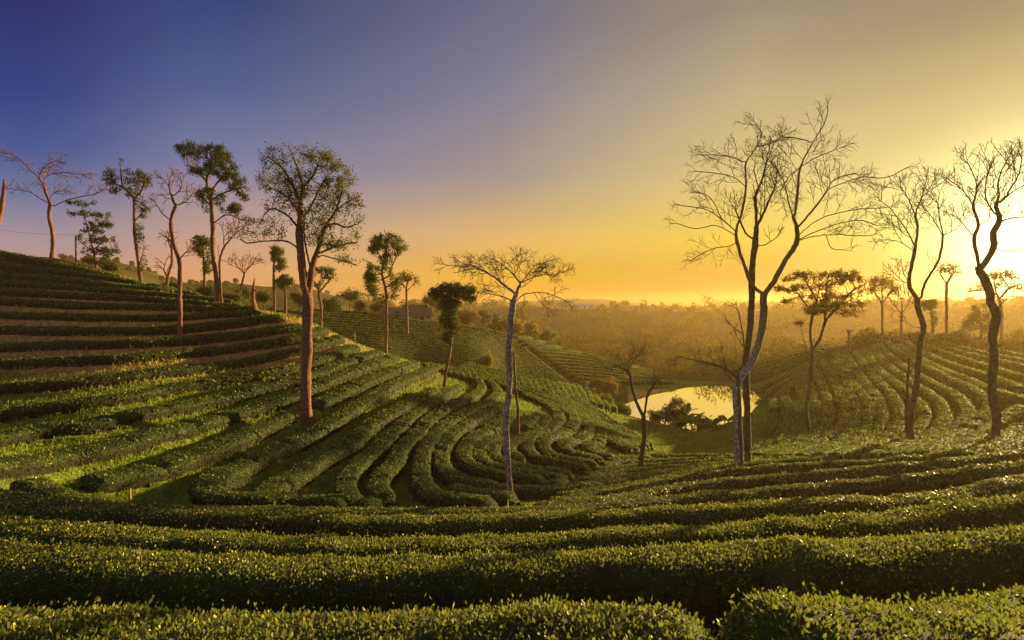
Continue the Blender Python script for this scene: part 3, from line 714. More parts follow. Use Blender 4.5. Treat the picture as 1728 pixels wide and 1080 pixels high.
def shoots(nodes, parents, limb_of, tang, step, L0, inside, r, up=.15, gap=.42, levels=3, ang=(.5, 1.0), curl=.13):
    """side shoots budding from the limbs, forking again and again and thinning, held inside the crown's outline"""
    nodes = list(nodes); parents = list(parents)
    def grow(i, d, L, lev):
        p = nodes[i]; k = max(2, int(L / step)); nxt = r.uniform(.25, .5) * L * .4; run = 0; side = r.choice([-1, 1]); prev = i; out = 0
        for q in range(k):
            d = d + r.normal(0, curl, 3) * (.6 if lev == 0 else 1) + np.array([0, 0, up * .25]); d = d / np.linalg.norm(d)
            p = p + d * step; nodes.append(p); parents.append(prev); prev = len(nodes) - 1; run += step
            if not inside(p):
                out += 1
                if out > 2: return
            if lev < levels - 1 and run > nxt and q < k - 1:
                nxt = run + gap * (.62 ** lev) * r.uniform(.6, 1.3); side = -side
                ax = np.cross(d, r.normal(size=3)); ax /= np.linalg.norm(ax) + 1e-9
                if r.random() < .65: ax = ax * .5 + side * np.array([d[2], 0, -d[0]]); ax /= np.linalg.norm(ax) + 1e-9
                a = r.uniform(*ang); nd = d * math.cos(a) + ax * math.sin(a)
                grow(prev, nd, (L - run * .55) * r.uniform(.45, .75), lev + 1)
    base = list(range(len(nodes)))
    for pts_i, frac0, scale in limb_of:
        n = len(pts_i); nxt = 0; run = 0; side = 1
        for j in range(1, n):
            i = pts_i[j]; t = j / (n - 1); run += step
            if t < frac0 or run < nxt: continue
            nxt = run + gap * r.uniform(.5, 1.3); side = -side; d = tang[i]
            ax = np.cross(d, r.normal(size=3)); ax /= np.linalg.norm(ax) + 1e-9
            if r.random() < .6: ax = ax * .5 + side * np.array([d[2], 0, -d[0]]); ax /= np.linalg.norm(ax) + 1e-9
            a = r.uniform(*ang); nd = d * math.cos(a) + ax * math.sin(a)
            if inside(nodes[i] + nd * .5): grow(i, nd, L0 * scale * (1.1 - .5 * t) * r.uniform(.6, 1.15), 0 if levels < 4 else 0)
        for _ in range(3):
            i = pts_i[-1]; d = tang[i] + r.normal(0, .38, 3); grow(i, d / np.linalg.norm(d), L0 * scale * r.uniform(.5, .9), 0)
    return np.array(nodes), np.array(parents)

def tubes(P, par, rad, start_filter, min_r=0.0):
    """tapered tubes along chains of nodes; start_filter says which nodes belong to this mesh"""
    n = len(P); kids = [[] for _ in range(n)]
    for i in range(n):
        if par[i] >= 0: kids[par[i]].append(i)
    Vs, Qs, Ts, off = [], [], [], 0
    for i in range(n):
        if not start_filter[i]: continue
        p = par[i]
        if p >= 0 and start_filter[p]:
            main = max((k for k in kids[p] if start_filter[k]), key=lambda k: rad[k])
            if main == i: continue
        chain = [p, i] if p >= 0 else [i]
        j = i
        while True:
            ks = [k for k in kids[j] if start_filter[k]]
            if not ks: break
            j = max(ks, key=lambda k: rad[k]); chain.append(j)
        if len(chain) < 2: continue
        C = P[chain]; R = rad[chain].copy()
        if p >= 0: R[0] = min(R[0], R[1] * 1.25)
        rmax = R.max(); sides = 12 if rmax > .12 else 7 if rmax > .05 else 5 if rmax > .025 else 3
        T = np.gradient(C, axis=0); T /= np.linalg.norm(T, axis=1, keepdims=True) + 1e-9
        ref = np.array([.35, 1, .1]) if abs(T[0, 1]) < .8 else np.array([1, .1, .2])
        A_ = np.cross(T, ref); A_ /= np.linalg.norm(A_, axis=1, keepdims=True) + 1e-9; B_ = np.cross(T, A_)
        th = np.arange(sides) * 2 * math.pi / sides
        k = len(C); R2 = np.maximum(R, min_r)[:, None] * np.ones(sides)
        if rmax > .08:
            zz = C[:, 2][:, None]; R2 = R2 * (1 + .07 * np.sin(3 * th[None] + zz * 1.3) + .06 * np.sin(2 * th[None] - zz * 3.1 + 1) + .03 * np.sin(5 * th[None] + zz * 7))
        ring = C[:, None] + A_[:, None] * (np.cos(th) * R2)[..., None] + B_[:, None] * (np.sin(th) * R2)[..., None]
        Vs.append(ring.reshape(-1, 3))
        a, b = np.meshgrid(np.arange(k - 1), np.arange(sides), indexing='ij'); b2 = (b + 1) % sides
        Qs.append(np.c_[(a * sides + b).ravel(), (a * sides + b2).ravel(), ((a + 1) * sides + b2).ravel(), ((a + 1) * sides + b).ravel()] + off)
        # end cap
        Vs.append(C[-1:] + T[-1:] * R[-1]); tip = off + k * sides
        Ts.append(np.c_[(k - 1) * sides + np.arange(sides) + off, (k - 1) * sides + (np.arange(sides) + 1) % sides + off, np.full(sides, tip)])
        off += k * sides + 1
    if not Vs: return None
    return np.concatenate(Vs), np.concatenate(Qs), np.concatenate(Ts)

TREES = []
def tree(kind, label, cat, base, limbs, crowns, r0, d=None, dmin=4.5, dmax=230, tip=.012, n_attr=900, step=.22, bark='bark', leaf=None,
         leaf_n=0, leaf_size=.12, seed=1, up=.02, group=None, depth=.75, kill=1.9, jit=.22, flare=1.5, infl=14, leaf_spread=.25, thin=1.0, iters=110, shoot=60, gap=8, pale_top=.62, trunk_shoots=False):
    """limbs: traced lines [(u, v) ...], the first one is the trunk from its foot; crowns: (u, v, ru, rv[, weight])"""
    r = np.random.default_rng(seed)
    u0, v0 = base
    if d is None: d = float(cast(u0, v0, 0.0, dmin, dmax)[0])
    tip = max(tip, (.00034 if not leaf else .0004) * d)
    x0, y0 = (u0 - U0) / F * d, d; z0 = float(ground(x0, y0))
    sc = d / F
    def W3(u, v, dy=0.0):
        # a point at the tree's own distance (plus dy of real depth)
        s_ = (d + dy) / F
        return np.array([(u - U0) * s_, d + dy, -(v - V0) * s_])
    nodes, parents = [], []
    limb_ids = []
    for li, ln in enumerate(limbs):
        pts_ = np.array([(p[0], p[1]) for p in ln], float)
        n = max(3, int(np.linalg.norm(np.diff(pts_, axis=0), axis=1).sum() * sc / step) + 1)
        c = catmull(pts_, n)
        length = np.linalg.norm(np.diff(c, axis=0), axis=1).sum() * sc
        slope = 0 if li == 0 else r.choice([-1, 1]) * r.uniform(.2, .7)
        if li == 0:
            W3s = [W3(a, b) for a, b in c]; W3s[0] = np.array([x0, y0, z0 - .15]); 
            if W3s[1][2] < z0 + .05: W3s[1][2] = z0 + .05
            prev = -1; start = 0; dy0 = 0
        else:
            P0 = W3(*c[0]); NPn = np.array(nodes); D_ = np.hypot(NPn[:, 0] * d / NPn[:, 1] - P0[0], NPn[:, 2] * d / NPn[:, 1] - P0[2]); prev = int(D_.argmin()); dy0 = nodes[prev][1] - d
            L_ = np.linspace(0, 1, n) * length
            W3s = [W3(a, b, dy0 + slope * q * (1 - .25 * q / (length + .01)) * .6) for (a, b), q in zip(c, L_)]; start = 1
        for p in W3s[start:]:
            p = p + (r.normal(0, .012 * (step / .22), 3) if li or True else 0)
            nodes.append(p); parents.append(prev); prev = len(nodes) - 1
        limb_ids.append(([prev0] if False else []) + list(range(len(nodes) - len(W3s[start:]), len(nodes))))
    nsk = len(nodes)
    A = []
    tot = sum(c[2] * c[3] * (c[4] if len(c) > 4 else 1) for c in crowns) or 1
    for c in crowns:
        k = int(n_attr * c[2] * c[3] * (c[4] if len(c) > 4 else 1) / tot) + 2
        q = r.normal(size=(k, 3)); q /= np.linalg.norm(q, axis=1, keepdims=True); q *= (r.random(k) ** (1 / 2.4))[:, None]
        ru, rv = c[2] * sc, c[3] * sc; ry = max(min(ru, 1.6 * max(rv, ru * .5)), .2) * depth
        q = q * np.array([ru, ry, rv])
        cc = W3(c[0], c[1]); near = np.array(nodes); kk = np.hypot(near[:, 0] - cc[0], near[:, 2] - cc[2]).argmin()
        dy_ = (near[kk][1] - d) * .8; A.append(q + W3(c[0], c[1], dy_))
    if A and not leaf and shoot:
        tang = {}
        for ids in limb_ids:
            for q, i in enumerate(ids):
                a_ = nodes[ids[max(q - 2, 0)]]; b_ = nodes[ids[min(q + 1, len(ids) - 1)]]; v_ = b_ - a_; tang[i] = v_ / (np.linalg.norm(v_) + 1e-9)
        EL = np.array([(c[0], c[1], c[2] * 1.22 + 3, c[3] * 1.22 + 3) for c in crowns])
        def inside(p):
            uu_, vv_ = U0 + p[0] / p[1] * F, V0 - p[2] / p[1] * F
            return bool((((uu_ - EL[:, 0]) / EL[:, 2]) ** 2 + ((vv_ - EL[:, 1]) / EL[:, 3]) ** 2 < 1).any())
        lim = [(ids, .55 if li == 0 and len(limbs) > 1 else .12, 1.0) for li, ids in enumerate(limb_ids) if len(ids) > 2]
        if len(limbs) > 3: lim = lim[1:] if not trunk_shoots else lim
        P, par = shoots(nodes, parents, lim, tang, step, shoot * sc, inside, r, up=.12 + up * 2, gap=gap * sc)
    elif A:
        A = np.concatenate(A); P, par = colonise(nodes, parents, A, step, iters, step * kill, infl, r, up, jit)
    else: P, par = np.array(nodes), np.array(parents)
    n = len(P)
    cnt = np.zeros(n); haskid = np.zeros(n, bool); haskid[par[par >= 0]] = True; cnt[~haskid] = 1
    for i in range(n - 1, 0, -1):
        if par[i] >= 0: cnt[par[i]] += cnt[i]
    # length term so that bare stubs taper too
    ln_ = np.zeros(n)
    for i in range(n - 1, 0, -1):
        if par[i] >= 0: ln_[par[i]] = max(ln_[par[i]], ln_[i] + np.linalg.norm(P[i] - P[par[i]]))
    cm = cnt[0]; ex = math.log(max(r0 / tip, 1.5)) / math.log(max(cm, 2.0)); rad = tip * cnt ** ex
    if cm < 8: rad = tip + (r0 - tip) * (ln_ / ln_[0]) ** .7 if cm < 3 else np.maximum(rad, tip + (r0 * .6 - tip) * (ln_ / ln_[0]))
    if not leaf and shoot and crowns and cm >= 8: rad = tip + (r0 - tip) * (cnt / cm) ** .8 - tip * .25 * (cnt == 1)
    sk = np.arange(n) < nsk
    rad = np.where(sk, np.maximum(rad, max(tip * 1.6, r0 * .13)), rad)
    # root flare
    zrel = P[:, 2] - z0; H = max((P[:, 2].max() - z0), 1)
    rad = np.where(sk & (zrel < .12 * H) & (cnt > .5 * cm), rad * (1 + (flare - 1) * np.exp(-np.maximum(zrel, 0) / (.035 * H))), rad)
    root = empty(kind, (x0, y0, z0)); tag(root, label, cat, group)
    t = tubes(P, par, rad, sk & (rad > tip * 1.5))
    if t:
        lowp = np.interp(t[0][:, 2], [z0, z0 + (pale_top - .2) * H, z0 + pale_top * H], [1, 1, 0])
        mesh_obj('trunk', t[0], t[1], t[2], [M[bark]], parent=root, origin=(x0, y0, z0), attrs={'pale': lowp})
    br = tubes(P, par, rad, ~(sk & (rad > tip * 1.5)))
    if br: mesh_obj('crown', br[0], br[1], br[2], [M[bark]], parent=root, origin=(x0, y0, z0))
    if leaf and leaf_n:
        tipd = np.zeros(n)
        for i in range(n - 1, 0, -1):
            if par[i] >= 0: tipd[par[i]] = max(tipd[par[i]], tipd[i] + 1)
        cand = np.where((~sk) & (tipd <= 3))[0]
        if len(cand):
            clump = vnoise(P[cand, 0], P[cand, 2] + P[cand, 1], seed, 2.2 / (step / .22))
            wgt = np.clip(1 + 1.5 * clump, .03, 4); k = r.choice(cand, int(leaf_n), p=wgt / wgt.sum())
            LP = P[k] + r.normal(0, leaf_spread, (len(k), 3)); Nn = r.normal(size=LP.shape); Nn /= np.linalg.norm(Nn, axis=1, keepdims=True)
            V, Q = leaf_quads(LP, Nn, np.full(len(LP), leaf_size), .5, .6, r, .1)
            mesh_obj('foliage', V, Q, None, [M[leaf]], parent=root, origin=(x0, y0, z0), attrs={'tint': np.repeat(r.beta(2, 2.4, len(LP)), 4)})
    TREES.append(root)
    return root
Z1 = lambda s: zpts(s, 0, 220, 3.927)
Z2 = lambda s: zpts(s, 400, 220, 3.927)
Z3 = lambda s: zpts(s, 740, 420, 3.927)
Z4 = lambda s: zpts(s, 1140, 180, 2.939)
Z5 = lambda s: zpts(s, 1140, 500, 2.939)

# left hill
tree('bare_tree', 'windswept bare tree on the hilltop with its crown leaning left', 'tree', (88, 434),
     [Z1('345,840 350,700 325,560 335,490'), Z1('335,490 310,430 290,370 255,310 200,265 130,190 60,150'), Z1('335,490 350,500 450,460 560,435 640,420 700,380'), Z1('320,480 270,455 200,410 130,395 60,385'),
      Z1('290,370 300,320 340,290 430,280 520,290'), Z1('260,320 280,260 330,220 370,200'), Z1('325,470 350,420 420,400')],
     [(45, 256, 40, 14), (28, 270, 20, 18, .6), (70, 268, 32, 16), (100, 285, 32, 14), (125, 298, 24, 10), (160, 312, 20, 14, .8), (50, 318, 30, 6, .4), (100, 318, 14, 8, .4)],
     .20, dmin=50, dmax=90, n_attr=1000, step=.2, seed=3, tip=.014, up=-.06, shoot=34, gap=6)
tree('layered_tree', 'small dark tree with flat layered sprays beside the utility pole', 'tree', (163, 452),
     [[(163, 452), (158, 425), (152, 400), (145, 372), (138, 345)], [(152, 400), (165, 385), (180, 370)], [(158, 425), (140, 412), (132, 405)], [(157, 422), (175, 408), (190, 400)]],
     [(135, 342, 26, 5), (150, 362, 42, 5), (165, 380, 30, 5), (150, 392, 25, 4), (165, 405, 34, 5), (170, 425, 36, 7), (160, 440, 28, 7)],
     .12, dmin=50, dmax=90, n_attr=650, step=.2, leaf='leaf_dark', leaf_n=5200, leaf_size=.20, seed=4, tip=.012, up=0, leaf_spread=.12)
tree('ivy_clad_tree', 'tall narrow tree with dark leaf clumps and twiggy growth on its trunk', 'tree', (237, 481),
     [Z1('935,1025 915,850 895,700 890,550 890,450'), Z1('890,450 820,380 760,350 740,310 720,240'), Z1('810,370 800,260 800,180'), Z1('890,450 940,400 960,320'), Z1('920,900 950,800 960,770'), Z1('895,600 930,560 970,520')],
     [(186, 298, 15, 16, 2), (204, 283, 5, 18), (232, 306, 25, 20, 1.6), (222, 325, 16, 12), (190, 327, 12, 4), (239, 352, 13, 22, .8), (236, 400, 11, 26, .6), (243, 440, 7, 24, .5)],
     .17, dmin=45, dmax=85, n_attr=1000, step=.17, leaf='leaf_dark', leaf_n=4200, leaf_size=.17, seed=5, tip=.012, leaf_spread=.13)
tree('bare_tree', 'slender bare tree with a reddish trunk standing among the left terraces', 'tree', (304, 572),
     [[(304, 572), (304, 530), (303, 495), (303, 441), (294, 413), (289, 385), (290, 365), (297, 347)], Z1('1165,500 1140,440 1120,370 1130,310'), Z1('1137,600 1080,555 1050,510 1030,480'), Z1('1165,500 1230,470 1280,420'), Z1('1190,860 1210,830 1240,800'), Z1('1120,370 1090,330'), Z1('1140,440 1190,400 1210,340')],
     [(288, 312, 28, 17), (310, 325, 18, 18), (272, 340, 13, 14), (318, 345, 16, 14), (308, 378, 20, 9, .8), (316, 420, 11, 8, .6), (270, 325, 10, 8)],
     .165, dmin=30, dmax=60, n_attr=1100, step=.16, seed=6, tip=.010, shoot=34, gap=6)
tree('leafy_tree', 'tall tree with a dense dark green top behind the reddish slender one', 'tree', (366, 517),
     [Z1('1437,1160 1435,1000 1410,800 1410,640 1405,540 1400,450'), Z1('1400,450 1370,340 1390,260 1400,200'), Z1('1405,460 1450,430 1520,400 1600,380'), Z1('1397,500 1340,450 1310,430'), Z1('1410,620 1500,560 1600,590 1680,600'), Z1('1370,340 1300,260 1230,230'), Z1('1400,450 1430,360 1500,290')],
     [(325, 258, 26, 18), (358, 262, 30, 20, 1.4), (378, 285, 28, 20, 1.2), (400, 308, 20, 16), (412, 325, 12, 16), (340, 290, 24, 12), (345, 332, 18, 14), (372, 340, 12, 10), (395, 352, 14, 10), (420, 372, 12, 8), (345, 352, 10, 8, .5)],
     .19, dmin=40, dmax=65, n_attr=1300, step=.17, leaf='leaf_dark', leaf_n=15000, leaf_size=.15, seed=7, tip=.010, leaf_spread=.14)
tree('bare_tree', 'bare Y-shaped stem growing beside the tall dark topped tree', 'tree', (375, 518),
     [[(375, 518), (372, 480), (371, 440), (378, 418), (390, 402), (397, 392)], [(371, 440), (368, 420)], [(378, 418), (378, 400)]],
     [(392, 388, 17, 12), (380, 395, 8, 10), (405, 398, 8, 6)], .10, dmin=40, dmax=70, n_attr=350, step=.15, seed=8, tip=.012)
tree('big_forked_tree', 'largest tree on the left, dark red trunk forking below a broad airy crown', 'tree', (518, 718),
     [[(518, 718), (516, 660), (517, 600), (519, 540), (519, 505), (516, 490)], Z2('445,1060 425,850 415,700 420,600 420,480 435,380 400,250 370,180'), Z2('470,1090 480,1060 500,900 540,780 580,650 650,540 690,430 700,300'),
      Z2('490,930 460,800 445,680 440,600'), Z2('405,800 395,775 330,735 270,730 170,735 60,745 20,720'), Z2('535,820 600,790 690,760 800,740'), Z2('520,850 560,830 640,850 720,870 790,895'),
      Z2('415,560 340,450 280,410 220,380'), Z2('580,650 640,620 720,640 800,620'), Z2('650,540 720,480 800,440'), Z2('435,380 500,300 540,220'), Z2('420,600 480,520 540,400 600,300'), Z2('410,650 330,560 230,520 180,560'), Z2('420,480 360,350 300,250 240,200'), (Z2('545,760 560,740'))],
     [(470, 265, 34, 24), (505, 262, 40, 20), (545, 275, 36, 22), (580, 300, 26, 26), (455, 300, 24, 28), (500, 310, 40, 30), (550, 325, 38, 30), (595, 345, 22, 32), (475, 345, 32, 20), (520, 365, 36, 24), (570, 372, 34, 24), (600, 385, 20, 22), (455, 378, 30, 16), (425, 388, 20, 14), (570, 412, 38, 14), (585, 436, 22, 8, .6), (540, 395, 30, 18)],
     .27, dmin=22, dmax=42, n_attr=3200, step=.17, leaf='leaf_mid', leaf_n=17000, leaf_size=.10, seed=9, tip=.009, leaf_spread=.12, flare=1.55, depth=.8)
tree('leafy_tree', 'tree with a small domed crown and bushy lower growth on the spur', 'tree', (651, 598),
     [[(651, 598), (652, 560), (652, 520), (652, 495), (645, 462), (649, 436), (652, 414)], Z2('1000,980 1050,850 1090,790'), Z2('950,930 900,890 850,860'), Z2('1000,1040 1040,1000 1070,980'), Z2('970,870 930,800 900,740')],
     [(655, 408, 30, 14), (672, 418, 18, 16), (635, 418, 14, 14), (650, 435, 18, 12, .5), (612, 438, 8, 5, .6), (625, 470, 12, 14, 1.4), (630, 490, 14, 16, 1.6), (665, 480, 14, 20, 1.2), (648, 500, 18, 14, 1.2), (646, 452, 12, 10)],
     .16, dmin=42, dmax=75, n_attr=900, step=.2, leaf='leaf_mid', leaf_n=12000, leaf_size=.16, seed=10, tip=.014, leaf_spread=.16)
tree('dark_bushy_tree', 'small tree with a dense dark mushroom-shaped crown on a thin trunk', 'tree', (749, 657),
     [[(749, 657), (753, 625), (758, 600), (761, 575), (762, 530), (764, 505)], [(764, 510), (780, 498), (792, 492)], [(763, 515), (748, 500), (738, 494)]],
     [(760, 492, 34, 14, 2), (788, 496, 18, 16, 1.5), (735, 495, 13, 11, 1.3), (758, 515, 18, 14, 1.6), (758, 540, 16, 18, 1.8), (764, 553, 14, 12), (756, 570, 12, 12, 1)],
     .13, dmin=38, dmax=65, n_attr=900, step=.17, leaf='leaf_dark', leaf_n=16000, leaf_size=.16, seed=11, tip=.012, leaf_spread=.15)

# middle
tree('flat_crowned_tree', 'leaning white-barked tree with a flat bare crown in the hollow', 'tree', (863, 847),
     [[(863, 847), (858, 800), (855, 750), (855, 700), (860, 640), (858, 600), (860, 570), (862, 547), (866, 512)], Z3('495,360 470,335 430,320 330,295 270,290'), Z3('495,360 520,290 545,230 600,160 640,110 700,90'), Z3('515,300 460,260 400,210 310,150 240,120 150,90'),
      Z3('545,230 500,170 480,110 490,70'), Z3('500,360 530,330 570,300 640,290 700,290 770,310 850,350'), Z3('640,295 670,350 720,390'), Z3('460,700 440,660 410,620 350,570 300,540'), Z3('480,705 500,690 515,668 540,655'), Z3('600,160 690,150 760,180 810,160'), Z3('310,150 200,120 70,110'), Z3('400,210 380,150 350,100'), Z3('545,230 600,200 660,180 720,170'), Z3('500,170 440,120 410,95'), Z3('500,170 540,110 570,75'), Z3('310,150 280,110 230,85'), Z3('430,320 380,290 320,270'), Z3('570,300 570,350 550,400'), Z3('530,260 580,240 640,180')],
     [(790, 448, 34, 7), (765, 448, 12, 5), (815, 447, 26, 8), (865, 445, 28, 9), (900, 447, 28, 9), (925, 453, 26, 8), (938, 460, 12, 6), (845, 455, 26, 9, .7), (885, 460, 24, 9, .6), (825, 491, 24, 6, .6), (925, 496, 26, 6, .6), (822, 560, 16, 8, .25)],
     .13, dmin=18, dmax=32, n_attr=1500, step=.13, bark='bark_pale', seed=12, tip=.006, up=-.07, flare=1.3, depth=.9, pale_top=1.5, shoot=42, gap=3.6)
tree('dead_trunk', 'thin leaning dead trunk just right of the white-barked tree', 'tree', (874, 742),
     [[(874, 742), (874, 710), (873, 685), (870, 660), (869, 630), (867, 598)], [(871, 668), (864, 660), (860, 652)]], [], .10, dmin=28, dmax=45, seed=13, tip=.04, step=.3)
tree('two_armed_tree', 'thin two-armed dead tree standing left of the pond', 'tree', (1080, 798),
     [[(1080, 798), (1084, 765), (1087, 736), (1086, 704)], [(1086, 704), (1074, 678), (1066, 650), (1063, 630)], [(1086, 704), (1090, 684), (1093, 664), (1100, 655)], [(1063, 630), (1061, 614), (1068, 598)], [(1063, 632), (1048, 620), (1036, 618)]],
     [(1062, 612, 26, 9), (1090, 604, 22, 9), (1040, 618, 10, 6), (1100, 652, 8, 8)], .13, dmin=26, dmax=45, n_attr=330, step=.15, seed=14, tip=.008, bark='bark_dark')

# right
tree('tall_bare_tree', 'tallest bare tree, mottled pale trunk forking wide into two arms', 'tree', (1245, 797),
     [Z5('310,875 307,700 305,600 310,430 380,320 420,200 440,60') + Z4('435,960 440,930'), Z4('440,930 385,890 340,780 310,690 300,620 330,520 350,400 350,280 400,200 425,130 400,90'), Z4('300,620 285,605 230,560 150,510 30,490'), Z4('300,640 200,590 100,605 10,580'), Z4('305,670 270,690 200,700 130,730 80,760'),
      Z4('440,930 480,880 540,770 600,670 600,600 580,540 550,430 540,380 500,310 460,260'), Z4('590,545 605,430 620,300 680,180 740,80 755,20'), Z4('605,600 640,560 700,490 760,410 830,380 920,350 1050,350 1150,300'), Z4('600,650 640,610 720,555 800,530 900,510 1050,500'),
      Z4('605,665 650,640 750,600 830,575 920,565 1000,590'), Z4('610,665 680,645 780,635 900,640 960,640'), Z4('350,400 290,350 200,330 100,320'), Z4('350,280 280,250 200,240 130,240'), Z4('620,300 560,350 520,420'), Z4('680,180 620,160 560,150 480,180'), Z4('620,300 700,250 780,220'), Z4('750,640 770,700 830,710'),
      Z4('230,560 170,450 90,420'), Z4('400,200 470,180 540,140'), Z4('720,470 790,360 890,330')],
     [(1262, 212, 18, 7), (1295, 218, 26, 12), (1225, 258, 30, 14), (1200, 262, 20, 6), (1240, 285, 26, 22, .8), (1205, 300, 28, 12), (1275, 270, 22, 22, .8), (1385, 215, 20, 20), (1395, 245, 22, 18), (1370, 265, 22, 14, .7), (1335, 255, 30, 22, .7), (1200, 335, 34, 18), (1175, 350, 22, 10), (1225, 350, 20, 20, .7), (1420, 310, 44, 14), (1465, 305, 30, 10), (1400, 335, 36, 14), (1450, 350, 36, 9), (1470, 378, 30, 8, .6), (1195, 425, 36, 12, .8), (1230, 430, 18, 12, .5), (1420, 390, 30, 8, .5), (1345, 330, 20, 26, .5), (1310, 300, 22, 25, .6)],
     .18, dmin=22, dmax=40, n_attr=2600, step=.16, bark='bark_pale', pale_top=.46, seed=15, tip=.0085, up=.03, flare=1.25, depth=.7)
tree('bare_tree', 'straight dark bare tree standing close behind the mottled forked one', 'tree', (1263, 792),
     [Z5('362,862 357,700 355,600 352,480 352,380 350,330 370,150 380,0') + Z4('380,950 380,800 395,680 400,590 395,450 385,380'), Z4('400,600 440,520 480,430 500,380'), Z4('392,660 350,630 330,590 300,520'), Z4('395,680 430,690 500,650'), Z4('395,450 430,360 450,280')],
     [(1236, 325, 26, 22), (1262, 308, 22, 24), (1290, 322, 24, 28), (1300, 340, 16, 26), (1245, 350, 22, 20), (1298, 405, 18, 8, .5), (1270, 345, 25, 25), (1300, 265, 18, 18, .8)],
     .16, dmin=22, dmax=42, n_attr=1500, step=.15, bark='bark_dark', seed=16, tip=.008, up=.05, flare=1.2)
tree('broken_stump', 'broken upright stump beside the mottled forked trunk, with long thin side shoots', 'tree', (1250, 797),
     [[(1253, 797), (1249, 740), (1247, 680), (1245, 640), (1242, 595), (1241, 560), (1244, 545)], [(1247, 650), (1238, 645), (1232, 637)], [(1247, 640), (1225, 622), (1191, 612), (1147, 602)], [(1250, 625), (1256, 590), (1250, 545), (1246, 525)]],
     [(1175, 608, 26, 8, .8), (1235, 570, 10, 20, .5), (1205, 612, 18, 8, .5)], .11, dmin=22, dmax=42, n_attr=130, step=.16, bark='bark_dark', seed=17, tip=.009, flare=1.1)
tree('umbrella_tree', 'umbrella-shaped tree with tiered leafy sprays glowing on the right hill', 'tree', (1367, 738),
     [Z5('670,700 650,560 665,450 672,380 680,270'), Z5('680,270 668,180 680,90 700,20 720,-60'), Z5('680,270 720,200 740,130 800,60 880,10'), Z5('740,130 745,40 750,-60 760,-110'), Z5('680,90 640,30 600,-20'), Z5('800,60 870,-20 940,-60'), Z5('655,330 640,240 625,160'), Z5('700,20 660,-50 640,-90')],
     [(1390, 462, 58, 6), (1350, 470, 34, 6), (1430, 472, 34, 7), (1325, 488, 22, 6), (1375, 484, 50, 6), (1448, 490, 24, 7), (1395, 500, 56, 6), (1340, 508, 28, 6), (1415, 515, 52, 7), (1380, 525, 36, 5), (1440, 530, 26, 5), (1352, 545, 13, 6, .7), (1460, 500, 14, 6)],
     .13, dmin=32, dmax=58, n_attr=1700, step=.17, leaf='leaf_gold', leaf_n=9000, leaf_size=.15, seed=18, tip=.010, up=0, bark='bark_dark', leaf_spread=.10, depth=1.0)
tree('bare_tree', 'bare tree forking into two wavy stems, second tall one from the right edge', 'tree', (1541, 754),
     [Z5('1175,745 1165,640 1200,400 1215,230 1230,160 1200,50') + Z4('1200,960'), Z4('1200,960 1160,880 1185,720 1200,600 1190,540 1220,450 1240,380'), Z4('1215,955 1240,870 1300,770 1325,640 1310,560 1300,480'), Z4('1185,690 1150,620 1060,500 1020,470'), Z4('1325,640 1400,600 1430,560'), Z4('1190,540 1150,450 1120,400'), Z4('1160,880 1120,860 1080,820'), Z4('1220,450 1270,410 1330,370'), Z4('1185,720 1110,670 1020,660'), Z5('1190,160 1150,130'), Z4('1325,640 1280,560 1250,520')],
     [(1520, 330, 28, 18), (1550, 318, 26, 20), (1580, 325, 26, 22), (1505, 350, 22, 18), (1535, 350, 26, 22), (1600, 350, 22, 24), (1590, 375, 22, 18), (1500, 385, 24, 12), (1515, 405, 20, 9, .7), (1515, 462, 12, 12, .5), (1560, 365, 20, 18), (1572, 450, 12, 10, .3)],
     .145, dmin=24, dmax=42, n_attr=2000, step=.15, bark='bark_dark', seed=19, tip=.008, up=.06, flare=1.15)
tree('dead_trunk', 'short broken dead trunk leaning against the wavy two-stemmed tree', 'tree', (1536, 754),
     [Z5('1160,750 1145,600 1150,450 1155,380 1158,310'), Z5('1147,500 1130,470 1125,455'), Z5('1150,400 1165,370')], [], .10, dmin=24, dmax=42, seed=20, tip=.03, step=.3, bark='bark_dark')
tree('bare_tree', 'bare fan-crowned tree with a thick winding trunk nearest the right edge', 'tree', (1680, 757),
     [Z5('1583,760 1590,600 1570,480 1580,300 1575,180 1590,90 1560,20') + Z4('1560,930 1530,850 1500,800'), Z4('1510,820 1495,740 1480,650 1500,590 1475,490 1490,440'), Z4('1520,800 1580,690 1575,630 1605,560 1590,500 1600,450'), Z4('1475,490 1430,420 1340,350'), Z4('1590,540 1540,460 1540,380 1560,290'), Z4('1600,480 1660,430 1728,390'), Z4('1605,570 1660,555 1728,545 1800,520'), Z4('1488,450 1490,370 1450,280'), Z4('1605,450 1600,370 1640,270'), Z5('1592,100 1600,60 1615,40'), Z4('1478,640 1440,600 1410,560'), Z4('1500,590 1550,560 1560,500'), Z4('1640,440 1700,340 1720,250'), Z4('1575,700 1630,715 1680,715')],
     [(1625, 300, 24, 22), (1650, 280, 26, 26), (1680, 275, 28, 28), (1710, 285, 28, 30), (1730, 310, 24, 36), (1635, 325, 24, 18), (1665, 315, 28, 24), (1700, 325, 26, 24), (1745, 350, 22, 30), (1625, 365, 12, 12, .5), (1720, 365, 24, 10, .6), (1700, 400, 16, 10, .2), (1600, 310, 12, 10)],
     .18, dmin=22, dmax=40, n_attr=2400, step=.15, bark='bark_dark', seed=21, tip=.008, up=.10, flare=1.2)
tree('snag', 'charred broken snag cut off by the left edge of the photo', 'tree', (-30, 432),
     [[(-30, 432), (-16, 398), (-3, 368), (4, 342), (6, 322), (7, 304)]], [], .5, dmin=50, dmax=90, seed=22, tip=.08, step=.3)

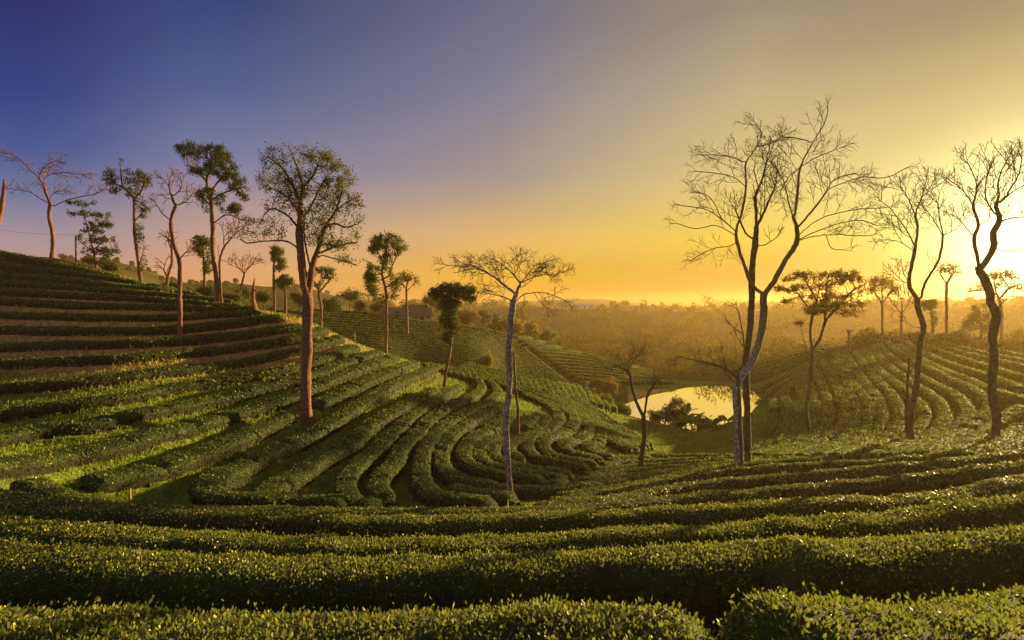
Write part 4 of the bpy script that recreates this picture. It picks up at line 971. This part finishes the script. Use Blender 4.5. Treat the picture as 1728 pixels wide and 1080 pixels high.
# smaller trees behind the left hill
def small(kind, label, base, limbs, crowns, r0, d, leaf=None, leaf_n=0, seed=1, cat='tree', **k):
    k.setdefault('step', .0032 * d + .05); k.setdefault('tip', .0003 * d); k.setdefault('leaf_size', .0028 * d + .05); k.setdefault('leaf_spread', .0022 * d + .05); k.setdefault('n_attr', 350)
    return tree(kind, label, cat, base, limbs, crowns, r0, d=d, leaf=leaf, leaf_n=leaf_n, seed=seed, **k)
small('snag', 'leaning reddish snag behind the slender bare tree on the left hill', (281, 484), [[(281, 484), (284, 465), (290, 445), (290, 418), (289, 405)], [(283, 470), (276, 455)]], [(290, 408, 8, 6, 1), (276, 450, 5, 6)], .19, 66, n_attr=60, seed=31)
small('leafy_tree', 'thin leafy tree left of the tall dark topped tree, against the mountain', (345, 486), [[(345, 486), (345, 465), (344, 445), (343, 420), (343, 405)], [(344, 445), (352, 435), (354, 425)]], [(342, 408, 18, 12), (335, 420, 10, 10), (345, 430, 10, 12), (350, 450, 9, 14)], .2, 85, 'leaf_mid', 2600, 32)
small('bare_tree', 'thin bare V-shaped tree left of the knobbed snag', (405, 505), [[(405, 505), (408, 480), (412, 462)], [(412, 462), (402, 450), (392, 442)], [(412, 462), (422, 450), (430, 442)]], [(410, 447, 20, 6)], .12, 80, n_attr=160, seed=33)
small('snag', 'short dark snag with a knob on top at the end of the left hill', (430, 524), [[(430, 524), (427, 505), (427, 488), (430, 470)], [(427, 495), (434, 488)]], [(430, 468, 3, 5)], .3, 56, 'leaf_dark', 160, 34, n_attr=40, leaf_size=.15, leaf_spread=.05)
small('leafy_tree', 'slim tree with a narrow leafy top above the orchard', (463, 508), [[(463, 508), (462, 480), (462, 455), (464, 425)], [(462, 455), (472, 445)]], [(465, 432, 11, 18), (474, 446, 9, 12)], .22, 100, 'leaf_mid', 2600, 35)
small('dark_bushy_tree', 'low dark round tree right of the slim narrow-topped one', (482, 505), [[(482, 505), (481, 492), (480, 482)]], [(480, 478, 16, 11)], .2, 100, 'leaf_dark', 2400, 36)
small('layered_tree', 'small flat-layered tree seen behind the big forked trunk', (541, 548), [[(541, 548), (542, 520), (538, 495), (540, 475)], [(538, 495), (552, 478), (560, 468)], [(539, 490), (528, 470)]], [(545, 455, 22, 6), (530, 462, 14, 6), (556, 468, 14, 5), (535, 480, 12, 6)], .22, 88, 'leaf_mid', 1500, 37, n_attr=300)
small('leafy_tree', 'thin airy tree right of the domed crown tree', (687, 526), [[(687, 526), (686, 505), (686, 485), (690, 470)], [(686, 488), (676, 474)], [(686, 492), (700, 478)]], [(687, 468, 15, 10), (700, 478, 8, 8), (678, 478, 8, 8)], .2, 105, 'leaf_gold', 900, 38)
# right skyline
small('leafy_tree', 'hazy round topped tree right of the umbrella tree', (1489, 570), [[(1489, 570), (1489, 540), (1489, 512), (1488, 490)], [(1489, 512), (1475, 492)], [(1489, 512), (1503, 492)]], [(1488, 475, 24, 9), (1474, 488, 14, 8), (1505, 490, 14, 8)], .18, 92, 'leaf_gold', 1500, 41)
small('bare_tree', 'small hazy bare tree just left of the wavy two-stemmed tree', (1521, 572), [[(1521, 572), (1521, 545), (1522, 520), (1522, 505)], [(1521, 530), (1510, 515)], [(1521, 530), (1533, 512)]], [(1521, 508, 15, 14)], .16, 90, n_attr=220, seed=42)
small('bare_tree', 'hazy bare tree with a fan top between the two tall right trees', (1597, 575), [[(1597, 575), (1597, 540), (1597, 500), (1597, 475)], [(1597, 480), (1587, 462)], [(1597, 480), (1609, 460)]], [(1600, 452, 19, 11), (1585, 462, 10, 8), (1612, 460, 10, 8)], .2, 90, 'leaf_gold', 400, 43, n_attr=320)
small('umbrella_tree', 'hazy spreading tree behind the thick winding trunk', (1690, 578), [[(1690, 578), (1690, 530), (1686, 505), (1680, 490)], [(1686, 505), (1705, 485), (1722, 480)], [(1683, 497), (1660, 490), (1635, 492)]], [(1690, 464, 26, 10), (1675, 480, 24, 8), (1715, 488, 16, 6), (1640, 490, 18, 7)], .22, 92, 'leaf_gold', 1300, 44, n_attr=420)
small('dark_bushy_tree', 'hazy bushy tree just left of the thick winding trunk', (1656, 582), [[(1656, 582), (1656, 560), (1655, 540)]], [(1653, 530, 20, 16), (1640, 548, 18, 12), (1668, 548, 16, 14)], .2, 100, 'leaf_mid', 3000, 45)
small('dark_bushy_tree', 'hazy narrow bushy tree between wavy stems and fan-topped tree', (1575, 580), [[(1575, 580), (1574, 555), (1572, 525)]], [(1568, 515, 14, 10), (1576, 540, 8, 14)], .18, 98, 'leaf_mid', 1700, 46)
small('stump', 'short branched stump on the crest of the right hill', (1433, 578), [[(1433, 578), (1433, 566), (1433, 557)], [(1433, 562), (1428, 556)], [(1433, 562), (1439, 557)]], [], .22, 90, seed=47, n_attr=0, step=.25, tip=.08)
# shrubs and bushes: many small leaf faces on short stems
def bush(label, u, v, ru, rv, d, leaf='leaf_mid', n=1400, seed=1, kind='bush', cat='bush', group=None):
    return small(kind, label, (u, v), [[(u, v), (u, v - rv * .6), (u, v - rv)], [(u, v - rv * .5), (u - ru * .5, v - rv)], [(u, v - rv * .5), (u + ru * .5, v - rv)]], [(u, v - rv * 1.05, ru, rv), (u - ru * .4, v - rv * .8, ru * .6, rv * .7), (u + ru * .4, v - rv * .8, ru * .6, rv * .7)], .08, d, leaf, n, seed, cat, group=group, n_attr=200, leaf_spread=.0028 * d + .06)
bush('round bush alone among far tea rows below the dark bushy tree', 821, 619, 9, 9, 101, 'leaf_gold', 1500, 51)
bush('orange-leaved bush at the end of the spur left of pond', 1027, 668, 13, 13, 84, 'leaf_red', 1800, 52)
bush('large dark round bush on the far left bank of the pond', 1133, 668, 24, 15, 100, 'leaf_dark', 4200, 53)
bush('dark low bush on the bank above the bare earth by the pond', 1048, 700, 16, 8, 70, 'leaf_dark', 1500, 54)
bush('spreading bush on the spur end below the orange one', 1020, 690, 18, 10, 76, 'leaf_mid', 1800, 55)
bush('bush on the right bank of the pond under the right hill', 1290, 690, 14, 9, 70, 'leaf_mid', 1500, 56)
bush('dark bush at the near right corner of the pond', 1215, 740, 16, 9, 53, 'leaf_mid', 1800, 57)
bush('tall dark round shrub rising from the banana clump by the pond', 1142, 724, 22, 26, 60.5, 'leaf_mid', 3800, 58)
bush('low leafy shrub between banana plants at the near pond edge', 1190, 730, 18, 10, 58, 'leaf_dark', 1800, 59)
bush('low shrub left of the banana clump at the pond edge', 1110, 712, 13, 9, 62, 'leaf_mid', 1500, 60)
k = 0
BUSHES = [(392, 512, 16, 9, 78, 'leaf_mid'), (412, 508, 14, 10, 90, 'leaf_dark'), (348, 500, 14, 7, 74, 'leaf_dark'), (445, 512, 12, 9, 100, 'leaf_mid'), (505, 514, 14, 10, 108, 'leaf_red'), (560, 528, 18, 13, 112, 'leaf_dark'), (590, 510, 18, 11, 135, 'leaf_mid'), (612, 525, 12, 8, 125, 'leaf_mid'),
          (640, 528, 14, 8, 130, 'leaf_mid'), (728, 520, 16, 13, 140, 'leaf_mid'), (748, 530, 14, 13, 135, 'leaf_gold'), (790, 548, 18, 14, 138, 'leaf_gold'), (815, 552, 16, 14, 142, 'leaf_mid'), (840, 560, 18, 16, 148, 'leaf_mid'), (868, 566, 16, 14, 150, 'leaf_gold'), (895, 572, 18, 16, 155, 'leaf_gold'), (925, 580, 16, 12, 160, 'leaf_mid'), (290, 490, 14, 6, 72, 'leaf_mid'), (185, 460, 14, 8, 76, 'leaf_mid'), (205, 472, 12, 6, 76, 'leaf_mid')]
LANDM = ['behind the bare Y-shaped stem', 'behind the knobbed snag', 'left of the tall dark topped trunk', 'just right of the knobbed snag', 'orange-tinged, right of the low dark round tree', 'dark, just right of the big forked trunk', 'above the roofs left of the domed crown tree', 'left of the tiled house',
         'beside the tiled house', 'behind the hut roof', 'just left of the dark mushroom-shaped crown', 'just right of the dark mushroom-shaped crown', 'under the long left arm of the flat crown', 'left of the white-barked trunk', 'right behind the white-barked trunk', 'golden, right of the white-barked trunk', 'at the right end of the far tea crest', 'at the foot of the leaning reddish snag', 'right of the layered tree on the hilltop', 'left of the ivy-clad narrow tree']
for (u, v, ru, rv, d, lf), lm in zip(BUSHES, LANDM):
    bush('leafy shrub ' + lm, u, v, ru, rv, d, lf, 1500, 60 + k, kind='shrub', cat='shrub', group='shrubs along the far left crest'); k += 1
RB = [(1545, 584, 22, 6, 100, 'leaf_mid'), (1600, 590, 24, 7, 96, 'leaf_gold'), (1640, 592, 22, 7, 94, 'leaf_gold'), (1690, 596, 22, 8, 90, 'leaf_mid'), (1720, 594, 18, 8, 92, 'leaf_gold'), (1620, 572, 16, 8, 118, 'leaf_mid'), (1720, 578, 16, 10, 112, 'leaf_mid'), (1465, 572, 14, 10, 118, 'leaf_gold')]
RL = ['left of the hazy fan-topped trunk', 'right of the hazy fan-topped trunk', 'left of the thick winding trunk, low and golden', 'behind the thick winding trunk, low and wide', 'touching the right edge, low and golden', 'behind, between the two tall right trees', 'at the right edge, tall and hazy', 'beyond the crest right of the branched stump']
for (u, v, ru, rv, d, lf), lm in zip(RB, RL):
    bush('shrub ' + lm, u, v, ru, rv, d, lf, 1400, 60 + k, kind='shrub', cat='shrub', group='shrubs on the right hill crest'); k += 1
print('trees', len(TREES), round(time.time() - T0, 1))

# banana plants at the near edge of the pond
def banana(u, v, d, h, seed, label):
    r = np.random.default_rng(seed); x, y = (u - U0) / F * d, d; z = float(ground(x, y)); root = empty('banana_plant', (x, y, z)); tag(root, label, 'banana plant', 'banana plants at the pond edge')
    P, par, rad = [], [], []
    m = 8
    for i in range(m): P.append((x + .08 * math.sin(i * .5 + seed), y, z - .1 + h * .3 * i / (m - 1))); par.append(i - 1); rad.append(.13 * (1 - .5 * i / m))
    t = tubes(np.array(P), np.array(par), np.array(rad), np.ones(m, bool)); mesh_obj('stem', t[0], t[1], t[2], [M['banana']], parent=root, origin=(x, y, z), attrs={'tint': np.full(len(t[0]), .7)})
    top = np.array(P[-1])
    for kx in range(11):
        a = kx * 2.4 + r.uniform(-.3, .3); L = h * r.uniform(.5, .8); el = r.uniform(.6, 1.6); w = h * .11; n = 9
        s = np.linspace(0, 1, n); hd = np.array([math.cos(a), math.sin(a), 0]); sidev = np.array([-math.sin(a), math.cos(a), 0])
        c = top + hd[None] * (np.sin(s * el * 1.1) / 1.1 * L)[:, None] + np.array([0, 0, 1]) * (L * (np.cos(el * .2) * s - .62 * s ** 2.1 * el))[:, None]
        ww = w * np.clip(np.sin(s ** .7 * math.pi * .97 + .06), .08, 1)
        V = np.stack([c - sidev * ww[:, None] - [0, 0, .12 * w], c + [0, 0, .02], c + sidev * ww[:, None] - [0, 0, .12 * w]], 1).reshape(-1, 3)
        Q = [(i * 3 + j, i * 3 + j + 1, i * 3 + j + 4, i * 3 + j + 3) for i in range(n - 1) for j in range(2)]
        mesh_obj('leaf', V, np.array(Q), None, [M['banana']], parent=root, origin=(x, y, z), attrs={'tint': np.full(len(V), r.uniform(.2, .9))})
BP = [(1122, 716, 61, 3.2), (1148, 720, 60, 4.2), (1167, 724, 59.5, 3.2), (1186, 728, 58.5, 2.7), (1157, 722, 61, 2.8), (1205, 732, 57, 2.6), (1112, 708, 63, 2.8), (1228, 728, 56.5, 2.2)]
BL = ['tall banana plant at the left of the clump against the bright pond', 'tallest banana plant in the clump by the pond', 'tall banana plant just right of the tallest in the clump', 'mid-height banana plant on the right of the pond clump', 'lower banana plant tucked under the tallest one',
      'low banana plant near the right end of the pond clump', 'small banana plant at the left tip of the pond clump', 'smallest banana plant, nearest the white mottled trunk']
for i, ((u, v, d, h), lb) in enumerate(zip(BP, BL)): banana(u, v, d, h, 80 + i, lb)

# ------------------------------------------------------------------ forest in the valley and on the far hills
def build_forest():
    r = np.random.default_rng(77); Vs, Qs, ti, off = [], [], [], 0
    def crown(x, y, z, R, H, n, s):
        q = r.normal(size=(n, 3)); q /= np.linalg.norm(q, axis=1, keepdims=True); Nn = q.copy(); rad_ = r.uniform(.65, 1.05, (n, 1)) * (1 + .25 * np.sin(q[:, :1] * 5 + x) * np.cos(q[:, 2:] * 6 + y))
        P = q * rad_ * np.array([R, R, H * .5]) + np.array([x, y, z + H * .55])
        return leaf_quads(P, Nn, np.full(n, s), .7, .8, r, .1)
    def add(V, Q, tn=.4):
        nonlocal off
        Vs.append(V); Qs.append(Q + off); off += len(V); ti.append(np.repeat(np.clip(tn + r.uniform(-.12, .12, len(Q)), 0, 1), 4))
    def tree_(x, y, z, H, d, tnt):
        R_ = H * r.uniform(.38, .6); s_ = max(.5, d * .0027); nb = int(np.clip(7 * (230 / d), 3, 7))
        for b in range(nb):
            a = r.uniform(0, 6.28); q = r.uniform(0, .62) * R_; hz = r.uniform(.25, .8) * H
            V, Q = crown(x + math.cos(a) * q, y + math.sin(a) * q, z + hz - .22 * H, R_ * r.uniform(.4, .62), H * r.uniform(.28, .42), int(np.clip(120 * (200 / d), 30, 130)), s_); add(V, Q, tnt + r.uniform(-.2, .2))
    N_ = 2300
    uu = r.uniform(-150, 1900, N_); dd = np.exp(r.uniform(math.log(165), math.log(900), N_))
    for u, d in zip(uu, dd):
        x, y = (u - U0) / F * d, d; rr = math.hypot(x, y)
        if rr < 200 and not (880 < u < 1330): continue
        if u > 1330 and rr < 215: continue
        z = float(ground(x, y)); H = r.uniform(4.5, 9) * (1.5 if r.random() < .12 else 1)
        if u < 600 and d > 270: H *= .45
        tree_(x, y, z - .5, H, d, r.uniform(0, .9))
    for _ in range(110):       # taller trees in front of the ridge, towards the sun
        u = r.choice([r.uniform(1085, 1200), r.uniform(1200, 1345), r.uniform(930, 1090)]); d = r.uniform(185, 300); x, y = (u - U0) / F * d, d; tree_(x, y, float(ground(x, y)) - .5, r.uniform(7, 14) + (5 if 1100 < u < 1190 and d > 250 else 0), d, r.choice([0, .1, .25, .9]))
    # scrub on the near edge of the wood, below the far fields, and on the crest at the right
    for _ in range(1050):
        if _ < 520:
            u = r.uniform(985, 1470); d = r.uniform(106, 170)
            if u > 1330: d = r.uniform(118, 175)
            if u < 1150 and d < 158: continue
            H = r.uniform(1.5, 4.5)
        else: u = r.uniform(1440, 1800); d = (87 if u > 1570 else 95) + 60 * r.random() ** 1.6; H = r.uniform(.8, 2.0)
        x, y = (u - U0) / F * d, d
        z = float(ground(x, y)); V, Q = crown(x, y, z - .3, H * .6, H, 90, .42); add(V, Q, r.uniform(.1, .9))
    o = mesh_obj('forest', np.concatenate(Vs), np.concatenate(Qs), None, [M['forest']], attrs={'tint': np.concatenate(ti)})
    tag(o, 'hazy woodland filling the valley and the far hills', 'forest', kind='stuff')
    print('forest', off // 4, round(time.time() - T0, 1))
build_forest()

# ------------------------------------------------------------------ houses
def box(x0, x1, y0, y1, z0, z1):
    V = [(x, y, z) for z in (z0, z1) for y in (y0, y1) for x in (x0, x1)]
    return V, [(0, 2, 3, 1), (4, 5, 7, 6), (0, 1, 5, 4), (2, 6, 7, 3), (0, 4, 6, 2), (1, 3, 7, 5)]
def house(label, u, v, d, w, dp, hw, hr, wall, roof, kind='house', rot=0.0, nwin=3):
    x, y = (u - U0) / F * d, d; z = float(ground(x, y)); root = empty(kind, (x, y, z)); root.rotation_euler = (0, 0, rot); tag(root, label, 'house')
    def part(name, V, Q, m, parent):
        o = mesh_obj(name, V, np.array(Q), None, [m], smooth=False); o.parent = parent; return o
    V, Q = box(-w / 2, w / 2, -dp / 2, dp / 2, -1.0, hw); wl_ = part('wall', V, Q, wall, root)
    e = .45
    V = [(-w / 2 - e, -dp / 2 - e, hw - .1), (w / 2 + e, -dp / 2 - e, hw - .1), (w / 2 + e, dp / 2 + e, hw - .1), (-w / 2 - e, dp / 2 + e, hw - .1), (-w / 2 - e, 0, hw + hr), (w / 2 + e, 0, hw + hr)]
    V += [(a, b, c + .16) for a, b, c in V]
    Q4 = [(6, 7, 11, 10), (8, 9, 10, 11), (0, 4, 5, 1), (2, 5, 4, 3), (0, 1, 7, 6), (2, 3, 9, 8), (0, 6, 10, 4), (3, 4, 10, 9), (1, 5, 11, 7), (2, 8, 11, 5)]
    part('roof', V, Q4, roof, root)
    for i in range(nwin):
        cx = -w / 2 + w * (i + .5) / nwin
        if i == nwin // 2: V, Q = box(cx - .45, cx + .45, -dp / 2 - .03, -dp / 2 + .1, 0.0, 2.0); part('door', V, Q, M['dark'], root)
        else: V, Q = box(cx - .5, cx + .5, -dp / 2 - .03, -dp / 2 + .1, .9, 1.9); part('window', V, Q, M['dark'], root)
house('long brown-roofed farmhouse between shrubs left of the domed crown tree', 674, 517, 128, 7.5, 5, 1.1, 1.5, M['housewall'], M['rooftile'])
house('small reddish roof peeping just right of the farmhouse', 700, 505, 140, 5, 4, 3.2, 1.0, M['housewall'], M['rooftile'], rot=.3)
house('small hut with a steep brown roof on the edge of the far tea field', 707, 535, 126, 4.4, 4.0, 1.4, 1.7, M['housewall'], M['rooftile'], kind='hut', rot=.5)
house('white long building on the distant wooded ridge', 985, 529, 455, 15, 8, 3.2, 1.3, M['whitewall'], M['whitewall'], kind='far_building')
house('pale building at the right end of the distant wooded ridge', 1078, 532, 450, 15, 8, 3.0, 1.4, M['whitewall'], M['rooftile'], kind='far_building', rot=.2)
house('small pale house left of the white one on the distant ridge', 950, 530, 460, 8, 7, 3.0, 1.4, M['whitewall'], M['rooftile'], kind='far_building', rot=-.2)

# ------------------------------------------------------------------ stakes, pole, road
def stake(label, u, v, hpx, dmin, dmax, mat='wood', rr=.022, leanx=0.0, kind='marker_stake'):
    d = float(cast(u, v, 0.0, dmin, dmax)[0]) if dmin != dmax else dmin
    x, y = (u - U0) / F * d, d; z = float(ground(x, y)); H = -(v - hpx - V0) / F * d - z; n = 6
    P = np.array([(x + leanx * i / n, y + .01 * math.sin(i), z - .1 + (H + .1) * i / (n - 1)) for i in range(n)])
    t = tubes(P, np.arange(n) - 1, np.full(n, rr) * np.array([1, 1.05, .98, 1.04, .96, .9]), np.ones(n, bool))
    o = mesh_obj(kind, t[0], t[1], t[2], [M[mat]], origin=(x, y, z)); tag(o, label, 'stake', 'marker stakes among the tea rows'); return o
for a in [('pale wooden stake standing in the row at the foot of left hill', 220, 850, 26, 10, 30), ('thin stake at the bottom of the yellow grass strip', 365, 828, 20, 10, 35), ('leaning stake in front of the white-barked tree foot', 857, 880, 36, 10, 30),
          ('pale stake in the right foreground rows', 1448, 838, 34, 10, 40), ('short stake left of the mottled twin trunks', 1175, 812, 22, 15, 45), ('short stake right of the two-armed dead tree', 1047, 842, 20, 15, 40), ('small stake on the top left terraces', 6, 492, 20, 30, 80),
          ('orange lit stake on the sunny terrace left of the slender bare tree', 205, 552, 12, 30, 80), ('small stump-like post on the spur beyond the big forked tree', 599, 576, 16, 40, 80), ('small stake in the humped rows below the spur', 624, 665, 12, 25, 60),
          ('stake at the left end of the hedge by the white tree foot', 716, 845, 12, 15, 35), ('short white stake beside the pond meadow', 1073, 722, 10, 40, 75), ('white stake nearest the bare earth by the pond', 1050, 738, 8, 40, 75)]:
    stake(*a, mat='whitewall' if 'white stake' in a[0] else 'wood')
pole = stake('utility pole on the hilltop left of the layered tree', 128, 448, 50, 64, 64, mat='pole', rr=.09, kind='utility_pole'); pole['category'] = 'pole'; del pole['group']
def wire():
    d = 64; a = np.array([(128 - U0) / F * d, d, -(396 - V0) / F * d]); b = np.array([(-60 - U0) / F * 75, 75, -(376 - V0) / F * 75]); n = 14
    t_ = np.linspace(0, 1, n)[:, None]; P = a + (b - a) * t_; P[:, 2] -= (.9 * 4 * t_ * (1 - t_))[:, 0] * .5
    t = tubes(P, np.arange(n) - 1, np.full(n, .016), np.ones(n, bool)); o = mesh_obj('wire', t[0], t[1], t[2], [M['pole']]); tag(o, 'thin wire running left from the utility pole', 'wire')
wire()
def strip():
    us = np.linspace(76.5, 110, 22); V = []
    for x in us:
        for d in (88.2 + .6 * math.sin(x * .2), 86.4 + .6 * math.sin(x * .2)): V.append((x, d, float(ground(x, d)) + .06))
    Q = [(2 * i, 2 * i + 1, 2 * i + 3, 2 * i + 2) for i in range(len(us) - 1)]
    o = mesh_obj('path', V, np.array(Q), None, [M['road']]); tag(o, 'pale dusty path at the right edge', kind='structure')
strip()

# ------------------------------------------------------------------ haze: one closed box of even air
def haze(x0=-1300, x1=1300, y0=-60, y1=1500, z0=-45, z1=HAZE_TOP, density=HAZE_DENS):
    V, Q = box(x0, x1, y0, y1, z0, z1); me = bpy.data.meshes.new('haze'); me.from_pydata(V, [], Q); me.update()
    m = bpy.data.materials.new('haze_air'); m.use_nodes = True; n, l = m.node_tree.nodes, m.node_tree.links; n.clear()
    out = n.new('ShaderNodeOutputMaterial'); v = n.new('ShaderNodeVolumePrincipled'); v.inputs['Color'].default_value = (*HAZE_COL, 1)
    v.inputs['Density'].default_value = density; v.inputs['Anisotropy'].default_value = HAZE_G; l.new(v.outputs[0], out.inputs['Volume'])
    me.materials.append(m); o = bpy.data.objects.new('haze', me); COL.objects.link(o); tag(o, 'golden evening haze filling the valley', kind='stuff')
haze()
print('script', round(time.time() - T0, 1), 'faces', sum(len(o.data.polygons) for o in COL.objects if o.type == 'MESH'))
